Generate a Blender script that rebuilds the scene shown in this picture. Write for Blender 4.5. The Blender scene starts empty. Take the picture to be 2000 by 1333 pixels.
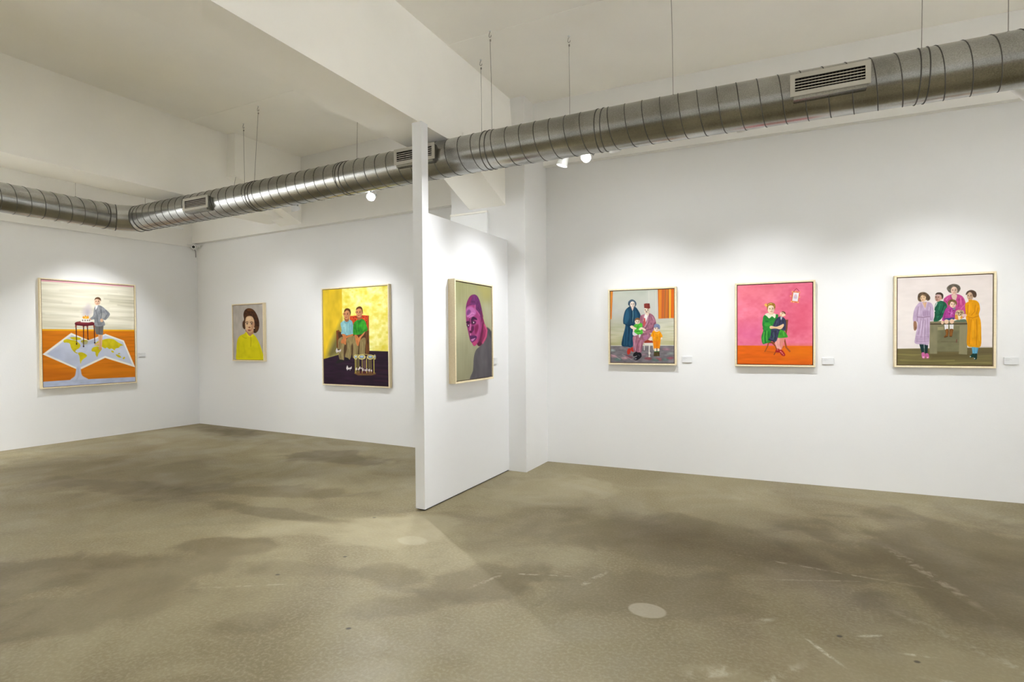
import bpy, bmesh, math, random
import numpy as np
from mathutils import Matrix, Vector

# ---------------------------------------------------------------- camera
scene = bpy.context.scene
C = scene.collection
EYE = Vector((0, 0, 1.4))
YAW, PITCH, ROLL = .4645, -.0155, -.0074
R0 = Vector((math.cos(YAW), math.sin(YAW), 0)); F0 = Vector((-math.sin(YAW), math.cos(YAW), 0)); U0 = Vector((0, 0, 1))
FW = math.cos(PITCH) * F0 + math.sin(PITCH) * U0
U1 = -math.sin(PITCH) * F0 + math.cos(PITCH) * U0
RT = math.cos(ROLL) * R0 + math.sin(ROLL) * U1
UP = -math.sin(ROLL) * R0 + math.cos(ROLL) * U1
cam = bpy.data.cameras.new('camera')
cam.sensor_width = 36; cam.lens = 1071.78 / 2000 * 36; cam.shift_y = 12.11 / 2000
cam.clip_start = .05
co = bpy.data.objects.new('camera', cam); C.objects.link(co)
co.matrix_world = Matrix(((RT.x, UP.x, -FW.x, EYE.x), (RT.y, UP.y, -FW.y, EYE.y), (RT.z, UP.z, -FW.z, EYE.z), (0, 0, 0, 1)))
scene.camera = co

# ---------------------------------------------------------------- world, exposure
w = bpy.data.worlds.new('world'); scene.world = w; w.use_nodes = True
w.node_tree.nodes['Background'].inputs[0].default_value = (1, 1, 1, 1)
w.node_tree.nodes['Background'].inputs[1].default_value = .02
scene.view_settings.view_transform = 'Standard'
scene.view_settings.look = 'None'
scene.view_settings.gamma = 1
scene.view_settings.use_curve_mapping = False
scene.cycles.diffuse_bounces = 5
scene.view_settings.exposure = 3.02
LAMP_COL = (.925, .96, 1.0)
P_WALL = 13.2
P_FLOOD = 28
P_REAR_FILL = 4  # added fill lamps behind the camera
P_SIDE_FILL = 87       # added side-wall lamps outside the view, lifting the general light

# ---------------------------------------------------------------- helpers
def lin(c):
    c = np.asarray(c, float) / 255
    return np.where(c <= .04045, c / 12.92, ((c + .055) / 1.055) ** 2.4)
def srgb(r, g, b): return tuple(lin((r, g, b))) + (1,)
MATS = {}
def mat(name, col, rough=.6, metal=0, spec=.5, emit=None, estr=0, bump=None, var=None):
    """Principled material; var=(scale, amount) mottles the colour, bump=(scale, strength)."""
    if name in MATS: return MATS[name]
    m = bpy.data.materials.new(name); m.use_nodes = True; nt = m.node_tree; b = nt.nodes['Principled BSDF']
    b.inputs['Base Color'].default_value = tuple(col)[:3] + (1,)
    b.inputs['Roughness'].default_value = rough; b.inputs['Metallic'].default_value = metal
    b.inputs['Specular IOR Level'].default_value = spec
    tc = nt.nodes.new('ShaderNodeTexCoord')
    if var:
        n = nt.nodes.new('ShaderNodeTexNoise'); n.inputs['Scale'].default_value = var[0]; n.inputs['Detail'].default_value = 5
        nt.links.new(tc.outputs['Object'], n.inputs['Vector'])
        r = nt.nodes.new('ShaderNodeMapRange'); r.inputs['From Min'].default_value = .3; r.inputs['From Max'].default_value = .7
        r.inputs['To Min'].default_value = 1 - var[1]; r.inputs['To Max'].default_value = 1 + var[1]
        nt.links.new(n.outputs['Fac'], r.inputs['Value'])
        v = nt.nodes.new('ShaderNodeVectorMath'); v.operation = 'SCALE'; v.inputs[0].default_value = tuple(col)[:3]
        nt.links.new(r.outputs['Result'], v.inputs['Scale']); nt.links.new(v.outputs['Vector'], b.inputs['Base Color'])
    if bump:
        n2 = nt.nodes.new('ShaderNodeTexNoise'); n2.inputs['Scale'].default_value = bump[0]; n2.inputs['Detail'].default_value = 4
        nt.links.new(tc.outputs['Object'], n2.inputs['Vector'])
        bp = nt.nodes.new('ShaderNodeBump'); bp.inputs['Strength'].default_value = bump[1]; bp.inputs['Distance'].default_value = .01
        nt.links.new(n2.outputs['Fac'], bp.inputs['Height']); nt.links.new(bp.outputs['Normal'], b.inputs['Normal'])
    if emit:
        b.inputs['Emission Color'].default_value = tuple(emit)[:3] + (1,); b.inputs['Emission Strength'].default_value = estr
    MATS[name] = m
    return m

def obj(name, bm, m, parent=None, smooth=False):
    me = bpy.data.meshes.new(name); bm.normal_update(); bm.to_mesh(me); bm.free()
    if smooth:
        me.polygons.foreach_set('use_smooth', [True] * len(me.polygons))
    me.materials.append(m)
    o = bpy.data.objects.new(name, me); C.objects.link(o)
    if parent: o.parent = parent
    return o
def tag(o, label, cat, group=None):
    o['label'] = label; o['category'] = cat
    if group: o['group'] = group
    return o
def thing(name, label, cat, loc=(0, 0, 0), rotz=0, group=None):
    o = bpy.data.objects.new(name, None); C.objects.link(o); o.empty_display_size = .1
    o.location = loc; o.rotation_euler = (0, 0, rotz)
    return tag(o, label, cat, group)
def struct(name, bm, m, label=None):
    o = obj(name, bm, m); o['kind'] = 'structure'
    if label: o['label'] = label
    return o
def box(bm, x0, x1, y0, y1, z0, z1):
    v = [bm.verts.new((x, y, z)) for z in (z0, z1) for x, y in ((x0, y0), (x1, y0), (x1, y1), (x0, y1))]
    for f in ((3, 2, 1, 0), (4, 5, 6, 7), (0, 1, 5, 4), (1, 2, 6, 5), (2, 3, 7, 6), (3, 0, 4, 7)): bm.faces.new([v[i] for i in f])
    return v
def bbox(x0, x1, y0, y1, z0, z1, bev=0):
    bm = bmesh.new(); box(bm, x0, x1, y0, y1, z0, z1)
    if bev: bmesh.ops.bevel(bm, geom=bm.edges[:], offset=bev, segments=2, profile=.5, affect='EDGES')
    return bm
def prism(bm, pts, z0, z1):
    """Upright prism over a counter-clockwise plan; z0 / z1 may be lists, one height per corner."""
    n = len(pts); z0 = z0 if hasattr(z0, '__len__') else [z0] * n; z1 = z1 if hasattr(z1, '__len__') else [z1] * n
    a = [bm.verts.new((p[0], p[1], z)) for p, z in zip(pts, z0)]; b = [bm.verts.new((p[0], p[1], z)) for p, z in zip(pts, z1)]
    bm.faces.new(a[::-1]); bm.faces.new(b)
    for i in range(n): bm.faces.new((a[i], a[(i + 1) % n], b[(i + 1) % n], b[i]))
def frame_of(d):
    d = Vector(d).normalized(); u = d.orthogonal().normalized(); return d, u, d.cross(u)
def lathe(bm, base, d, prof, n=20):
    """Surface of revolution about d from base; prof = [(along, radius)]."""
    base = Vector(base); d, u, v = frame_of(d); rings = []
    for t, r in prof:
        rings.append([bm.verts.new(base + d * t + (u * math.cos(2 * math.pi * k / n) + v * math.sin(2 * math.pi * k / n)) * max(r, 1e-5)) for k in range(n)])
    for a, b in zip(rings, rings[1:]):
        for k in range(n): bm.faces.new((a[k], a[(k + 1) % n], b[(k + 1) % n], b[k]))
    bm.faces.new(rings[0][::-1]); bm.faces.new(rings[-1])
def tube(bm, pts, r, n=8):
    P = [Vector(p) for p in pts]; rings = []; u = None
    for i, p in enumerate(P):
        d = (P[min(i + 1, len(P) - 1)] - P[max(i - 1, 0)]).normalized()
        u = d.orthogonal().normalized() if u is None else (u - d * u.dot(d)).normalized()
        v = d.cross(u)
        rings.append([bm.verts.new(p + (u * math.cos(2 * math.pi * k / n) + v * math.sin(2 * math.pi * k / n)) * r) for k in range(n)])
    for a, b in zip(rings, rings[1:]):
        for k in range(n): bm.faces.new((a[k], a[(k + 1) % n], b[(k + 1) % n], b[k]))
    bm.faces.new(rings[0][::-1]); bm.faces.new(rings[-1])

# ---------------------------------------------------------------- materials
M_WALL = mat('white_wall_paint', (.77, .765, .755), .75, bump=(60, .05))
M_CEIL = mat('cream_ceiling_paint', (.95, .925, .86), .8, var=(1.2, .03), bump=(30, .08))
M_PART = mat('white_partition_paint', (.77, .77, .77), .7, bump=(80, .03))
M_WHITE = mat('white_enamel', (.82, .82, .81), .4)
M_GREY = mat('grey_plastic', (.35, .35, .34), .5)
M_BLACK = mat('black_plastic', (.015, .015, .015), .4)
M_DARK = mat('vent_shade_black', (.02, .018, .016), .9)
M_VENT = mat('beige_powder_coat', (.42, .395, .33), .5)
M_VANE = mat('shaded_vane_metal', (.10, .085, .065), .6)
M_BAND = mat('upper_wall_paint', (.80, .785, .75), .78, var=(1.5, .02), bump=(40, .05))
M_WIRE = mat('steel_wire', (.30, .28, .25), .45, metal=.6)
M_LENS = mat('lamp_lens', (1, 1, 1), .3, emit=LAMP_COL, estr=10)
M_CARD = mat('label_card', (.70, .70, .695), .6)
M_INK = mat('printed_text_grey', (.45, .45, .45), .7)
M_GAP = mat('stained_frame_gap', (.20, .095, .045), .8)

def metal_material():
    m = bpy.data.materials.new('galvanised_steel'); m.use_nodes = True; nt = m.node_tree; b = nt.nodes['Principled BSDF']
    tc = nt.nodes.new('ShaderNodeTexCoord')
    vo = nt.nodes.new('ShaderNodeTexNoise'); vo.inputs['Scale'].default_value = 160; vo.inputs['Detail'].default_value = 3
    no = nt.nodes.new('ShaderNodeTexNoise'); no.inputs['Scale'].default_value = 3; no.inputs['Detail'].default_value = 6
    for n in (vo, no): nt.links.new(tc.outputs['Object'], n.inputs['Vector'])
    bw = nt.nodes.new('ShaderNodeRGBToBW'); nt.links.new(vo.outputs['Color'], bw.inputs['Color'])
    mx = nt.nodes.new('ShaderNodeMath'); mx.operation = 'ADD'; nt.links.new(bw.outputs['Val'], mx.inputs[0]); nt.links.new(no.outputs['Fac'], mx.inputs[1])
    r1 = nt.nodes.new('ShaderNodeValToRGB'); e = r1.color_ramp.elements
    e[0].position = .40; e[0].color = (.24, .235, .215, 1); e[1].position = .72; e[1].color = (.46, .455, .43, 1)
    md = nt.nodes.new('ShaderNodeMath'); md.operation = 'MULTIPLY'; md.inputs[1].default_value = .55; nt.links.new(mx.outputs[0], md.inputs[0])
    nt.links.new(md.outputs[0], r1.inputs['Fac']); nt.links.new(r1.outputs['Color'], b.inputs['Base Color'])
    r2 = nt.nodes.new('ShaderNodeMapRange'); r2.inputs['To Min'].default_value = .20; r2.inputs['To Max'].default_value = .30
    nt.links.new(md.outputs[0], r2.inputs['Value']); nt.links.new(r2.outputs['Result'], b.inputs['Roughness'])
    b.inputs['Metallic'].default_value = .97
    bp = nt.nodes.new('ShaderNodeBump'); bp.inputs['Strength'].default_value = .12; bp.inputs['Distance'].default_value = .004
    nt.links.new(no.outputs['Fac'], bp.inputs['Height']); nt.links.new(bp.outputs['Normal'], b.inputs['Normal'])
    return m
M_DUCT = metal_material()
M_SEAM = mat('dull_seam_steel', (.075, .07, .06), .55, metal=.6)

def wood_material():
    m = bpy.data.materials.new('pale_ash_wood'); m.use_nodes = True; nt = m.node_tree; b = nt.nodes['Principled BSDF']
    tc = nt.nodes.new('ShaderNodeTexCoord'); mp = nt.nodes.new('ShaderNodeMapping'); mp.inputs['Scale'].default_value = (30, 30, 3)
    n = nt.nodes.new('ShaderNodeTexNoise'); n.inputs['Scale'].default_value = 3; n.inputs['Detail'].default_value = 5
    nt.links.new(tc.outputs['Object'], mp.inputs['Vector']); nt.links.new(mp.outputs['Vector'], n.inputs['Vector'])
    r = nt.nodes.new('ShaderNodeValToRGB'); e = r.color_ramp.elements
    e[0].position = .3; e[0].color = (.73, .61, .39, 1); e[1].position = .7; e[1].color = (.81, .70, .48, 1)
    nt.links.new(n.outputs['Fac'], r.inputs['Fac']); nt.links.new(r.outputs['Color'], b.inputs['Base Color']); b.inputs['Roughness'].default_value = .5
    return m
M_WOOD = wood_material()

def concrete_material():
    m = bpy.data.materials.new('worn_concrete'); m.use_nodes = True; nt = m.node_tree; b = nt.nodes['Principled BSDF']; L = nt.links
    tc = nt.nodes.new('ShaderNodeTexCoord')
    def noise(scale, detail=6, dist=0, sc=(1, 1, 1), loc=(0, 0, 0), rough=.55):
        mp = nt.nodes.new('ShaderNodeMapping'); mp.inputs['Scale'].default_value = sc; mp.inputs['Location'].default_value = loc
        n = nt.nodes.new('ShaderNodeTexNoise'); n.inputs['Scale'].default_value = scale; n.inputs['Detail'].default_value = detail
        n.inputs['Distortion'].default_value = dist; n.inputs['Roughness'].default_value = rough
        L.new(tc.outputs['Object'], mp.inputs['Vector']); L.new(mp.outputs['Vector'], n.inputs['Vector']); return n.outputs['Fac']
    def ramp(f, a, b_, lo=0., hi=1.):
        r = nt.nodes.new('ShaderNodeMapRange'); r.interpolation_type = 'SMOOTHSTEP'
        for k, v in (('From Min', a), ('From Max', b_), ('To Min', lo), ('To Max', hi)): r.inputs[k].default_value = v
        L.new(f, r.inputs['Value']); return r.outputs['Result']
    def mul(f, k):
        n = nt.nodes.new('ShaderNodeMath'); n.operation = 'MULTIPLY'; L.new(f, n.inputs[0])
        if hasattr(k, 'is_linked'): L.new(k, n.inputs[1])
        else: n.inputs[1].default_value = k
        return n.outputs[0]
    def over(c, f, col):
        n = nt.nodes.new('ShaderNodeMix'); n.data_type = 'RGBA'
        if hasattr(c, 'is_linked'): L.new(c, n.inputs['A'])
        else: n.inputs['A'].default_value = c
        n.inputs['B'].default_value = col; L.new(f, n.inputs['Factor']); return n.outputs['Result']
    def spot(x, y, rx, ry, rot=0, soft=.25, wob=0.):
        """mask of an elliptical worn patch on the floor"""
        mp = nt.nodes.new('ShaderNodeMapping'); mp.vector_type = 'TEXTURE'
        mp.inputs['Location'].default_value = (x, y, 0); mp.inputs['Rotation'].default_value = (0, 0, rot); mp.inputs['Scale'].default_value = (rx, ry, 1)
        L.new(tc.outputs['Object'], mp.inputs['Vector'])
        ln = nt.nodes.new('ShaderNodeVectorMath'); ln.operation = 'LENGTH'; L.new(mp.outputs['Vector'], ln.inputs[0])
        f = ln.outputs['Value']
        if wob:
            ad = nt.nodes.new('ShaderNodeMath'); ad.operation = 'MULTIPLY_ADD'; L.new(WOB, ad.inputs[0]); ad.inputs[1].default_value = wob; L.new(f, ad.inputs[2]); f = ad.outputs[0]
        return ramp(f, 1 - soft, 1 + soft, 1, 0)
    WOB = ramp(noise(2.2, 5, .6, loc=(4, 1, 0)), 0, 1, -1, 1)
    c = srgb(132, 121, 90)
    c = over(c, mul(ramp(noise(.55, 5, .8), .42, .62), .6), srgb(112, 99, 67))
    c = over(c, mul(ramp(noise(.8, 6, 1.2, loc=(7, 3, 0)), .52, .66), .42), srgb(100, 86, 58))
    c = over(c, mul(ramp(noise(1.3, 7, .7, loc=(2, 9, 0)), .5, .7), .55), srgb(148, 138, 108))
    c = over(c, mul(ramp(noise(5, 6, .4, loc=(1, 5, 0)), .5, .75), .35), srgb(120, 108, 80))
    c = over(c, mul(ramp(noise(60, 4, 0), .4, .75), .22), srgb(190, 182, 158))
    c = over(c, mul(ramp(noise(25, 8, .3, loc=(3, 3, 3), rough=.7), .56, .72), .25), srgb(96, 84, 62))
    # darker oily stains and paler worn areas with outlines of their own
    dk = srgb(90, 77, 49); lt = srgb(158, 148, 118)
    for x, y, rx, ry, rot, a in ((-3.9, 1.75, 1.0, .30, .5, .55), (-3.45, 2.45, .30, .14, .4, .5), (-1.55, 2.75, .42, .22, .9, .4), (-1.5, 3.75, 1.0, .45, .4, .25), (-.2, 3.9, 1.5, .5, .15, .3), (1.4, 4.3, 1.3, .9, .2, .45), (-7.6, 5.55, .8, .25, -.05, .55), (-4.75, 4.9, .7, .35, 0, .55), (-4.4, 3.5, .9, .2, .3, .4), (-2.1, 2.55, .25, .13, .2, .35), (-6.5, 3.2, 1.6, .6, .2, .3), (-.75, 3.0, .7, .3, .4, .3), (-2.4, 1.8, .2, .1, .5, .3), (-3.5, 1.3, .9, .28, .75, .5), (-2.75, 2.35, .5, .12, .35, .3), (-1.75, 2.35, .3, .12, .8, .3), (-5.6, 3.0, 1.3, .18, .12, .35), (-3.6, 3.1, .8, .10, .05, .4)):
        c = over(c, mul(spot(x, y, rx, ry, rot, .26, .9), a * 1.2), dk)
    for x, y, rx, ry, rot, a in ((-2.55, 3.2, .45, .30, .5, .5), (.55, 2.6, .8, .4, .5, .4), (-1.0, 2.2, .9, .35, .4, .1), (-3.0, 1.9, .9, .5, .5, .2), (-3.2, 2.95, .5, .16, .3, .35), (-8.2, 5.0, .7, .5, 0, .35), (-2.0, 4.7, .6, .4, .3, .35)):
        c = over(c, mul(spot(x, y, rx, ry, rot, .24, .8), a * 1.15), lt)
    c = over(c, mul(spot(-.641, 2.805, .095, .075, 0, .08), .48), srgb(188, 180, 160))
    c = over(c, mul(spot(-2.33, 3.08, .11, .08, 0, .15), .25), srgb(184, 176, 152))
    # broken, chalky scratches
    BRK = ramp(noise(14, 5, .5, loc=(8, 2, 0), rough=.7), .42, .62)
    for x, y, l, wd, rot, a in ((.14, 2.78, .10, .010, -.9, .8), (.36, 3.02, .08, .010, .5, .6), (-.02, 2.5, .16, .025, 1.0, .45), (-1.0, 3.05, .10, .016, 1.25, .5), (-1.32, 2.95, .2, .008, .35, .4), (.74, 3.95, .35, .03, -1.2, .3), (.2, 3.75, .5, .010, -.05, .3), (.85, 3.0, .35, .03, -.75, .3), (-.25, 2.42, .12, .03, .7, .4), (.52, 2.92, .06, .010, .2, .6), (-2.75, 2.1, .25, .006, .55, .3), (.1, 3.55, .3, .008, .4, .25), (-1.55, 2.75, .10, .014, 1.2, .4), (.62, 2.75, .10, .012, .1, .5), (-.1, 2.95, .05, .02, .8, .4)):
        c = over(c, mul(mul(spot(x, y, l, wd, rot, .6, .9), BRK), a), srgb(206, 199, 178))
    for x, y in ((-2.72, 2.28), (-2.55, 2.66), (-2.9, 3.35), (.22, 2.95), (.50, 2.86), (-.3, 2.2), (-1.9, 2.0)):
        c = over(c, mul(spot(x, y, .013, .010, .6, .4), .8), srgb(50, 42, 32))
    L.new(c, b.inputs['Base Color'])
    L.new(ramp(noise(1.4, 6, .6, loc=(5, 5, 0)), .3, .7, .42, .68), b.inputs['Roughness'])
    b.inputs['Specular IOR Level'].default_value = .35
    bp = nt.nodes.new('ShaderNodeBump'); bp.inputs['Strength'].default_value = .12; bp.inputs['Distance'].default_value = .01
    L.new(noise(35, 8), bp.inputs['Height']); L.new(bp.outputs['Normal'], b.inputs['Normal'])
    return m
M_FLOOR = concrete_material()
# ---------------------------------------------------------------- painted canvases
class Canvas:
    """A painted picture kept as an array of colours (later the paint on the canvas mesh)."""
    def __init__(s, W, H, quad, seed=1):
        s.W, s.H = W, H
        s.rng = np.random.default_rng(seed)
        s.a = np.zeros((H, W, 3))
        src = np.array(quad, float)
        dst = np.array([(0, 0), (W, 0), (W, H), (0, H)], float)
        A = []
        for (x, y), (u, v) in zip(src, dst):
            A.append([x, y, 1, 0, 0, 0, -u * x, -u * y])
            A.append([0, 0, 0, x, y, 1, -v * x, -v * y])
        h = np.linalg.solve(np.array(A), dst.reshape(-1))
        s.Hm = np.append(h, 1).reshape(3, 3)
        s.sc, s.ox, s.oy = 1, 0, 0
        s.yy, s.xx = np.mgrid[0:H, 0:W] + .5
        s.unit = W / np.linalg.norm(src[1] - src[0])          # canvas cells per sketch unit
    def view(s, sc, ox, oy): s.sc, s.ox, s.oy = sc, ox, oy
    def T(s, pts):
        p = np.array(pts, float).reshape(-1, 2) / s.sc + (s.ox, s.oy)
        q = np.c_[p, np.ones(len(p))] @ s.Hm.T
        return q[:, :2] / q[:, 2:]
    def noise(s, sx, sy, octv=2, seed=None):
        rng = np.random.default_rng(seed) if seed is not None else s.rng
        out = np.zeros((s.H, s.W)); amp = 1; tot = 0
        for o in range(octv):
            nx = max(2, int(s.W / sx) + 3); ny = max(2, int(s.H / sy) + 3)
            g = rng.random((ny, nx)) * 2 - 1
            fx = s.xx / sx; fy = s.yy / sy
            ix = np.minimum(fx.astype(int), nx - 2); iy = np.minimum(fy.astype(int), ny - 2)
            tx = fx - ix; ty = fy - iy
            tx = np.clip(tx, 0, 1); ty = np.clip(ty, 0, 1)
            tx = tx * tx * (3 - 2 * tx); ty = ty * ty * (3 - 2 * ty)
            v = (g[iy, ix] * (1 - tx) + g[iy, ix + 1] * tx) * (1 - ty) + (g[iy + 1, ix] * (1 - tx) + g[iy + 1, ix + 1] * tx) * ty
            out += amp * v; tot += amp; amp *= .5; sx = max(sx / 2, 1); sy = max(sy / 2, 1)
        return out / tot
    def bg(s, col): s.a[:] = np.array(col, float)
    def mix(s, m, col): s.a += (np.array(col, float) - s.a) * np.asarray(m)[..., None]
    def vgrad(s, stops):
        t = s.yy / s.H; ys = [p[0] for p in stops]
        for c in range(3): s.a[..., c] = np.interp(t, ys, [p[1][c] for p in stops])
    def grain(s, amp, sx, sy, tint=(1, 1, 1), octv=2):
        s.a += s.noise(sx, sy, octv)[..., None] * amp * np.array(tint)
    def _blend(s, m, x0, x1, y0, y1, col, a, g):
        sub = s.a[y0:y1, x0:x1]
        c = np.array(col, float)
        if g:
            n = s.noise(g[1], g[2], 2)[y0:y1, x0:x1][..., None]
            c = c * (1 + g[0] * n)
        sub += (c - sub) * (m * a)[..., None]
    def _raw(s, q, col, f, a, g):
        f = max(f, .35)
        x0 = max(int(q[:, 0].min() - 2 * f - 1), 0); x1 = min(int(q[:, 0].max() + 2 * f + 2), s.W)
        y0 = max(int(q[:, 1].min() - 2 * f - 1), 0); y1 = min(int(q[:, 1].max() + 2 * f + 2), s.H)
        if x1 <= x0 or y1 <= y0: return
        X = s.xx[y0:y1, x0:x1]; Y = s.yy[y0:y1, x0:x1]
        ins = np.zeros(X.shape, bool); d = np.full(X.shape, 1e9)
        n = len(q)
        for i in range(n):
            ax, ay = q[i]; bx, by = q[(i + 1) % n]
            if ay != by:
                cr = ((ay > Y) != (by > Y)) & (X < (bx - ax) * (Y - ay) / (by - ay) + ax)
                ins ^= cr
            dx, dy = bx - ax, by - ay
            l2 = dx * dx + dy * dy + 1e-9
            t = np.clip(((X - ax) * dx + (Y - ay) * dy) / l2, 0, 1)
            d = np.minimum(d, (X - ax - t * dx) ** 2 + (Y - ay - t * dy) ** 2)
        d = np.sqrt(d); sd = np.where(ins, -d, d)
        m = np.clip(.5 - sd / (2 * f), 0, 1)
        s._blend(m, x0, x1, y0, y1, col, a, g)
    def poly(s, pts, col, f=.6, a=1, g=None): s._raw(s.T(pts), col, f, a, g)
    def blob(s, pts, col, f=.6, a=1, g=None):
        p = np.array(pts, float).reshape(-1, 2); n = len(p); o = []
        for i in range(n):
            p0, p1, p2, p3 = p[i - 1], p[i], p[(i + 1) % n], p[(i + 2) % n]
            for t in (0, .25, .5, .75):
                o.append(.5 * (2 * p1 + (p2 - p0) * t + (2 * p0 - 5 * p1 + 4 * p2 - p3) * t * t + (3 * p1 - p0 - 3 * p2 + p3) * t ** 3))
        s._raw(s.T(o), col, f, a, g)
    def ell(s, cx, cy, rx, ry, col, rot=0, f=.6, a=1, g=None):
        t = np.linspace(0, 2 * np.pi, 18, endpoint=False); r = math.radians(rot)
        x = rx * np.cos(t); y = ry * np.sin(t)
        s._raw(s.T(np.c_[cx + x * math.cos(r) - y * math.sin(r), cy + x * math.sin(r) + y * math.cos(r)]), col, f, a, g)
    def line(s, pts, w, col, a=1, f=.5, w2=None):
        p = np.array(pts, float).reshape(-1, 2)
        n = len(p); w2 = w if w2 is None else w2
        t = np.gradient(p, axis=0); t /= np.linalg.norm(t, axis=1)[:, None] + 1e-9
        nn = np.c_[-t[:, 1], t[:, 0]]; ww = np.linspace(w, w2, n)[:, None] / 2
        s._raw(s.T(np.r_[p + nn * ww, (p - nn * ww)[::-1]]), col, f, a, None)
    def lines(s, segs, w, col, a=1):
        for g in segs: s.line(g, w, col, a)
    def face(s, cx, cy, rx, ry, skin, dark=(70, 45, 40), look=0, rot=0, lip=None, side=1):
        sk = np.array(skin, float)
        s.ell(cx, cy, rx, ry, sk, rot)
        s.ell(cx + side * rx * .55, cy + ry * .1, rx * .42, ry * .75, sk * .86, rot, f=1.5, a=.8)
        s.ell(cx - side * rx * .3, cy - ry * .35, rx * .4, ry * .3, np.minimum(sk * 1.06, 255), rot, f=1.5, a=.8)
        for e in (-1, 1):
            ex = cx + look + e * rx * .42
            s.ell(ex, cy - ry * .06, rx * .2, ry * .09, dark, rot, f=.5, a=.85)
            s.line([(ex - rx * .26, cy - ry * .24), (ex + rx * .26, cy - ry * .26)], ry * .1, dark, a=.65)
        s.line([(cx + look, cy), (cx + look + side * rx * .08, cy + ry * .32)], rx * .16, sk * .72, a=.8)
        s.ell(cx + look, cy + ry * .57, rx * .34, ry * .09, lip if lip is not None else sk * (.72, .5, .5), rot, f=.5, a=.9)

def paint_boy_on_map():
    c = Canvas(310, 360, [(80.3, 546), (260.7, 558.1), (263.2, 743.9), (84, 757)], 11)
    c.view(5.33, 60, 530)
    cream = (232, 226, 205)
    c.bg(cream)
    n = c.noise(120, 7, 3); c.a += n[..., None] * np.array((22, 22, 26))
    c.line([(108, 94), (300, 104), (1075, 152)], 20, (236, 172, 182), f=1)
    for y, x0, x1, a_ in ((290, 760, 1080, .5), (315, 820, 1080, .5), (250, 800, 1060, .3), (355, 900, 1080, .4), (325, 120, 420, .35), (300, 110, 330, .25), (395, 120, 500, .2), (490, 780, 1080, .3), (530, 130, 450, .2), (205, 300, 900, .15), (455, 200, 500, .2), (580, 130, 1080, .25)):
        c.line([(x0, y - 8), ((x0 + x1) / 2, y + 4), (x1, y + 14)], 14, (172, 165, 138), a=a_, f=3)
    for y, x0, x1 in ((345, 130, 600), (440, 150, 500), (385, 820, 1080), (540, 800, 1080), (170, 120, 1070)):
        c.line([(x0, y), ((x0 + x1) / 2, y + 3), (x1, y + 8)], 16, (243, 239, 222), a=.6, f=3)
    org = (214, 122, 22)
    c.poly([(100, 603), (1080, 605), (1090, 1160), (100, 1230)], org, g=(.08, 60, 6))
    c.poly([(100, 603), (1080, 603), (1080, 618), (100, 620)], (240, 176, 30), f=1)
    c.poly([(100, 1000), (480, 1060), (480, 1150), (100, 1170)], (190, 100, 25), f=8, a=.4)
    c.poly([(560, 1000), (1080, 1010), (1080, 1060), (560, 1090)], (226, 138, 30), f=8, a=.4)
    # unfolded map
    c.poly([(122, 866), (420, 640), (600, 715), (775, 648), (965, 716), (1082, 994), (770, 898), (520, 1018), (470, 1016)], (243, 240, 232))
    sea = (196, 202, 222)
    c.poly([(165, 862), (425, 662), (600, 728), (598, 800), (505, 985), (470, 998)], sea, f=1, g=(.06, 30, 20))
    c.poly([(600, 728), (775, 664), (955, 728), (1050, 965), (770, 878), (520, 995), (505, 985), (598, 800)], (203, 208, 224), f=1, g=(.05, 30, 20))
    c.poly([(600, 728), (775, 664), (760, 875), (520, 995), (540, 900)], (192, 200, 224), f=3, a=.6)
    c.poly([(165, 862), (300, 780), (330, 900), (250, 905)], (180, 188, 210), f=6, a=.5)
    yl = (206, 190, 28); yd = (176, 160, 30)
    c.blob([(340, 722), (372, 705), (420, 712), (470, 722), (515, 765), (500, 800), (478, 812), (462, 835), (490, 850), (470, 852), (440, 828), (418, 795), (405, 752), (372, 742), (348, 742)], yl, g=(.1, 12, 12))
    c.blob([(408, 690), (450, 682), (510, 690), (520, 708), (470, 716), (430, 706)], yl)
    c.blob([(520, 722), (560, 712), (592, 722), (585, 752), (550, 760), (530, 742)], yd)
    c.blob([(490, 850), (530, 842), (580, 868), (575, 890), (545, 912), (525, 935), (517, 960), (510, 930), (505, 885)], yl, g=(.12, 12, 12))
    c.blob([(640, 795), (690, 778), (735, 800), (728, 820), (705, 850), (688, 888), (672, 862), (668, 838), (632, 828)], yl, g=(.1, 12, 12))
    c.blob([(660, 765), (690, 730), (740, 712), (800, 698), (860, 705), (905, 735), (958, 765), (930, 772), (912, 792), (880, 800), (868, 818), (840, 800), (815, 806), (790, 790), (770, 800), (742, 785), (700, 775)], yl, g=(.1, 12, 12))
    c.blob([(880, 862), (915, 868), (938, 892), (905, 890)], yl); c.ell(848, 832, 16, 9, yl, 30); c.ell(965, 898, 9, 14, yl, 40); c.ell(915, 852, 12, 5, yl, -10)
    c.poly([(520, 740), (660, 700), (668, 745), (540, 775)], (165, 168, 186), f=3, a=.6)
    # sea pouring down
    c.blob([(478, 985), (512, 985), (520, 1030), (535, 1085), (600, 1125), (560, 1160), (430, 1160), (410, 1128), (455, 1090), (468, 1035)], (196, 202, 224), f=1.2)
    c.poly([(110, 1152), (440, 1128), (600, 1120), (1085, 1094), (1090, 1160), (110, 1220)], (188, 196, 220), f=1, g=(.07, 20, 8))
    c.line([(490, 1000), (495, 1080), (470, 1140)], 16, (172, 178, 204), a=.6, f=2)
    # table
    br = (84, 26, 34)
    for x0, x1, y1 in ((470, 476, 755), (548, 548, 780), (588, 594, 705), (658, 664, 742)):
        c.line([(x0, 560), ((x0 + x1) / 2, 640), (x1, y1)], 12, (62, 22, 28), w2=7)
        c.ell(x0, 572, 9, 14, (140, 70, 50)); c.ell(x1, y1, 8, 8, (50, 20, 25))
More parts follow.
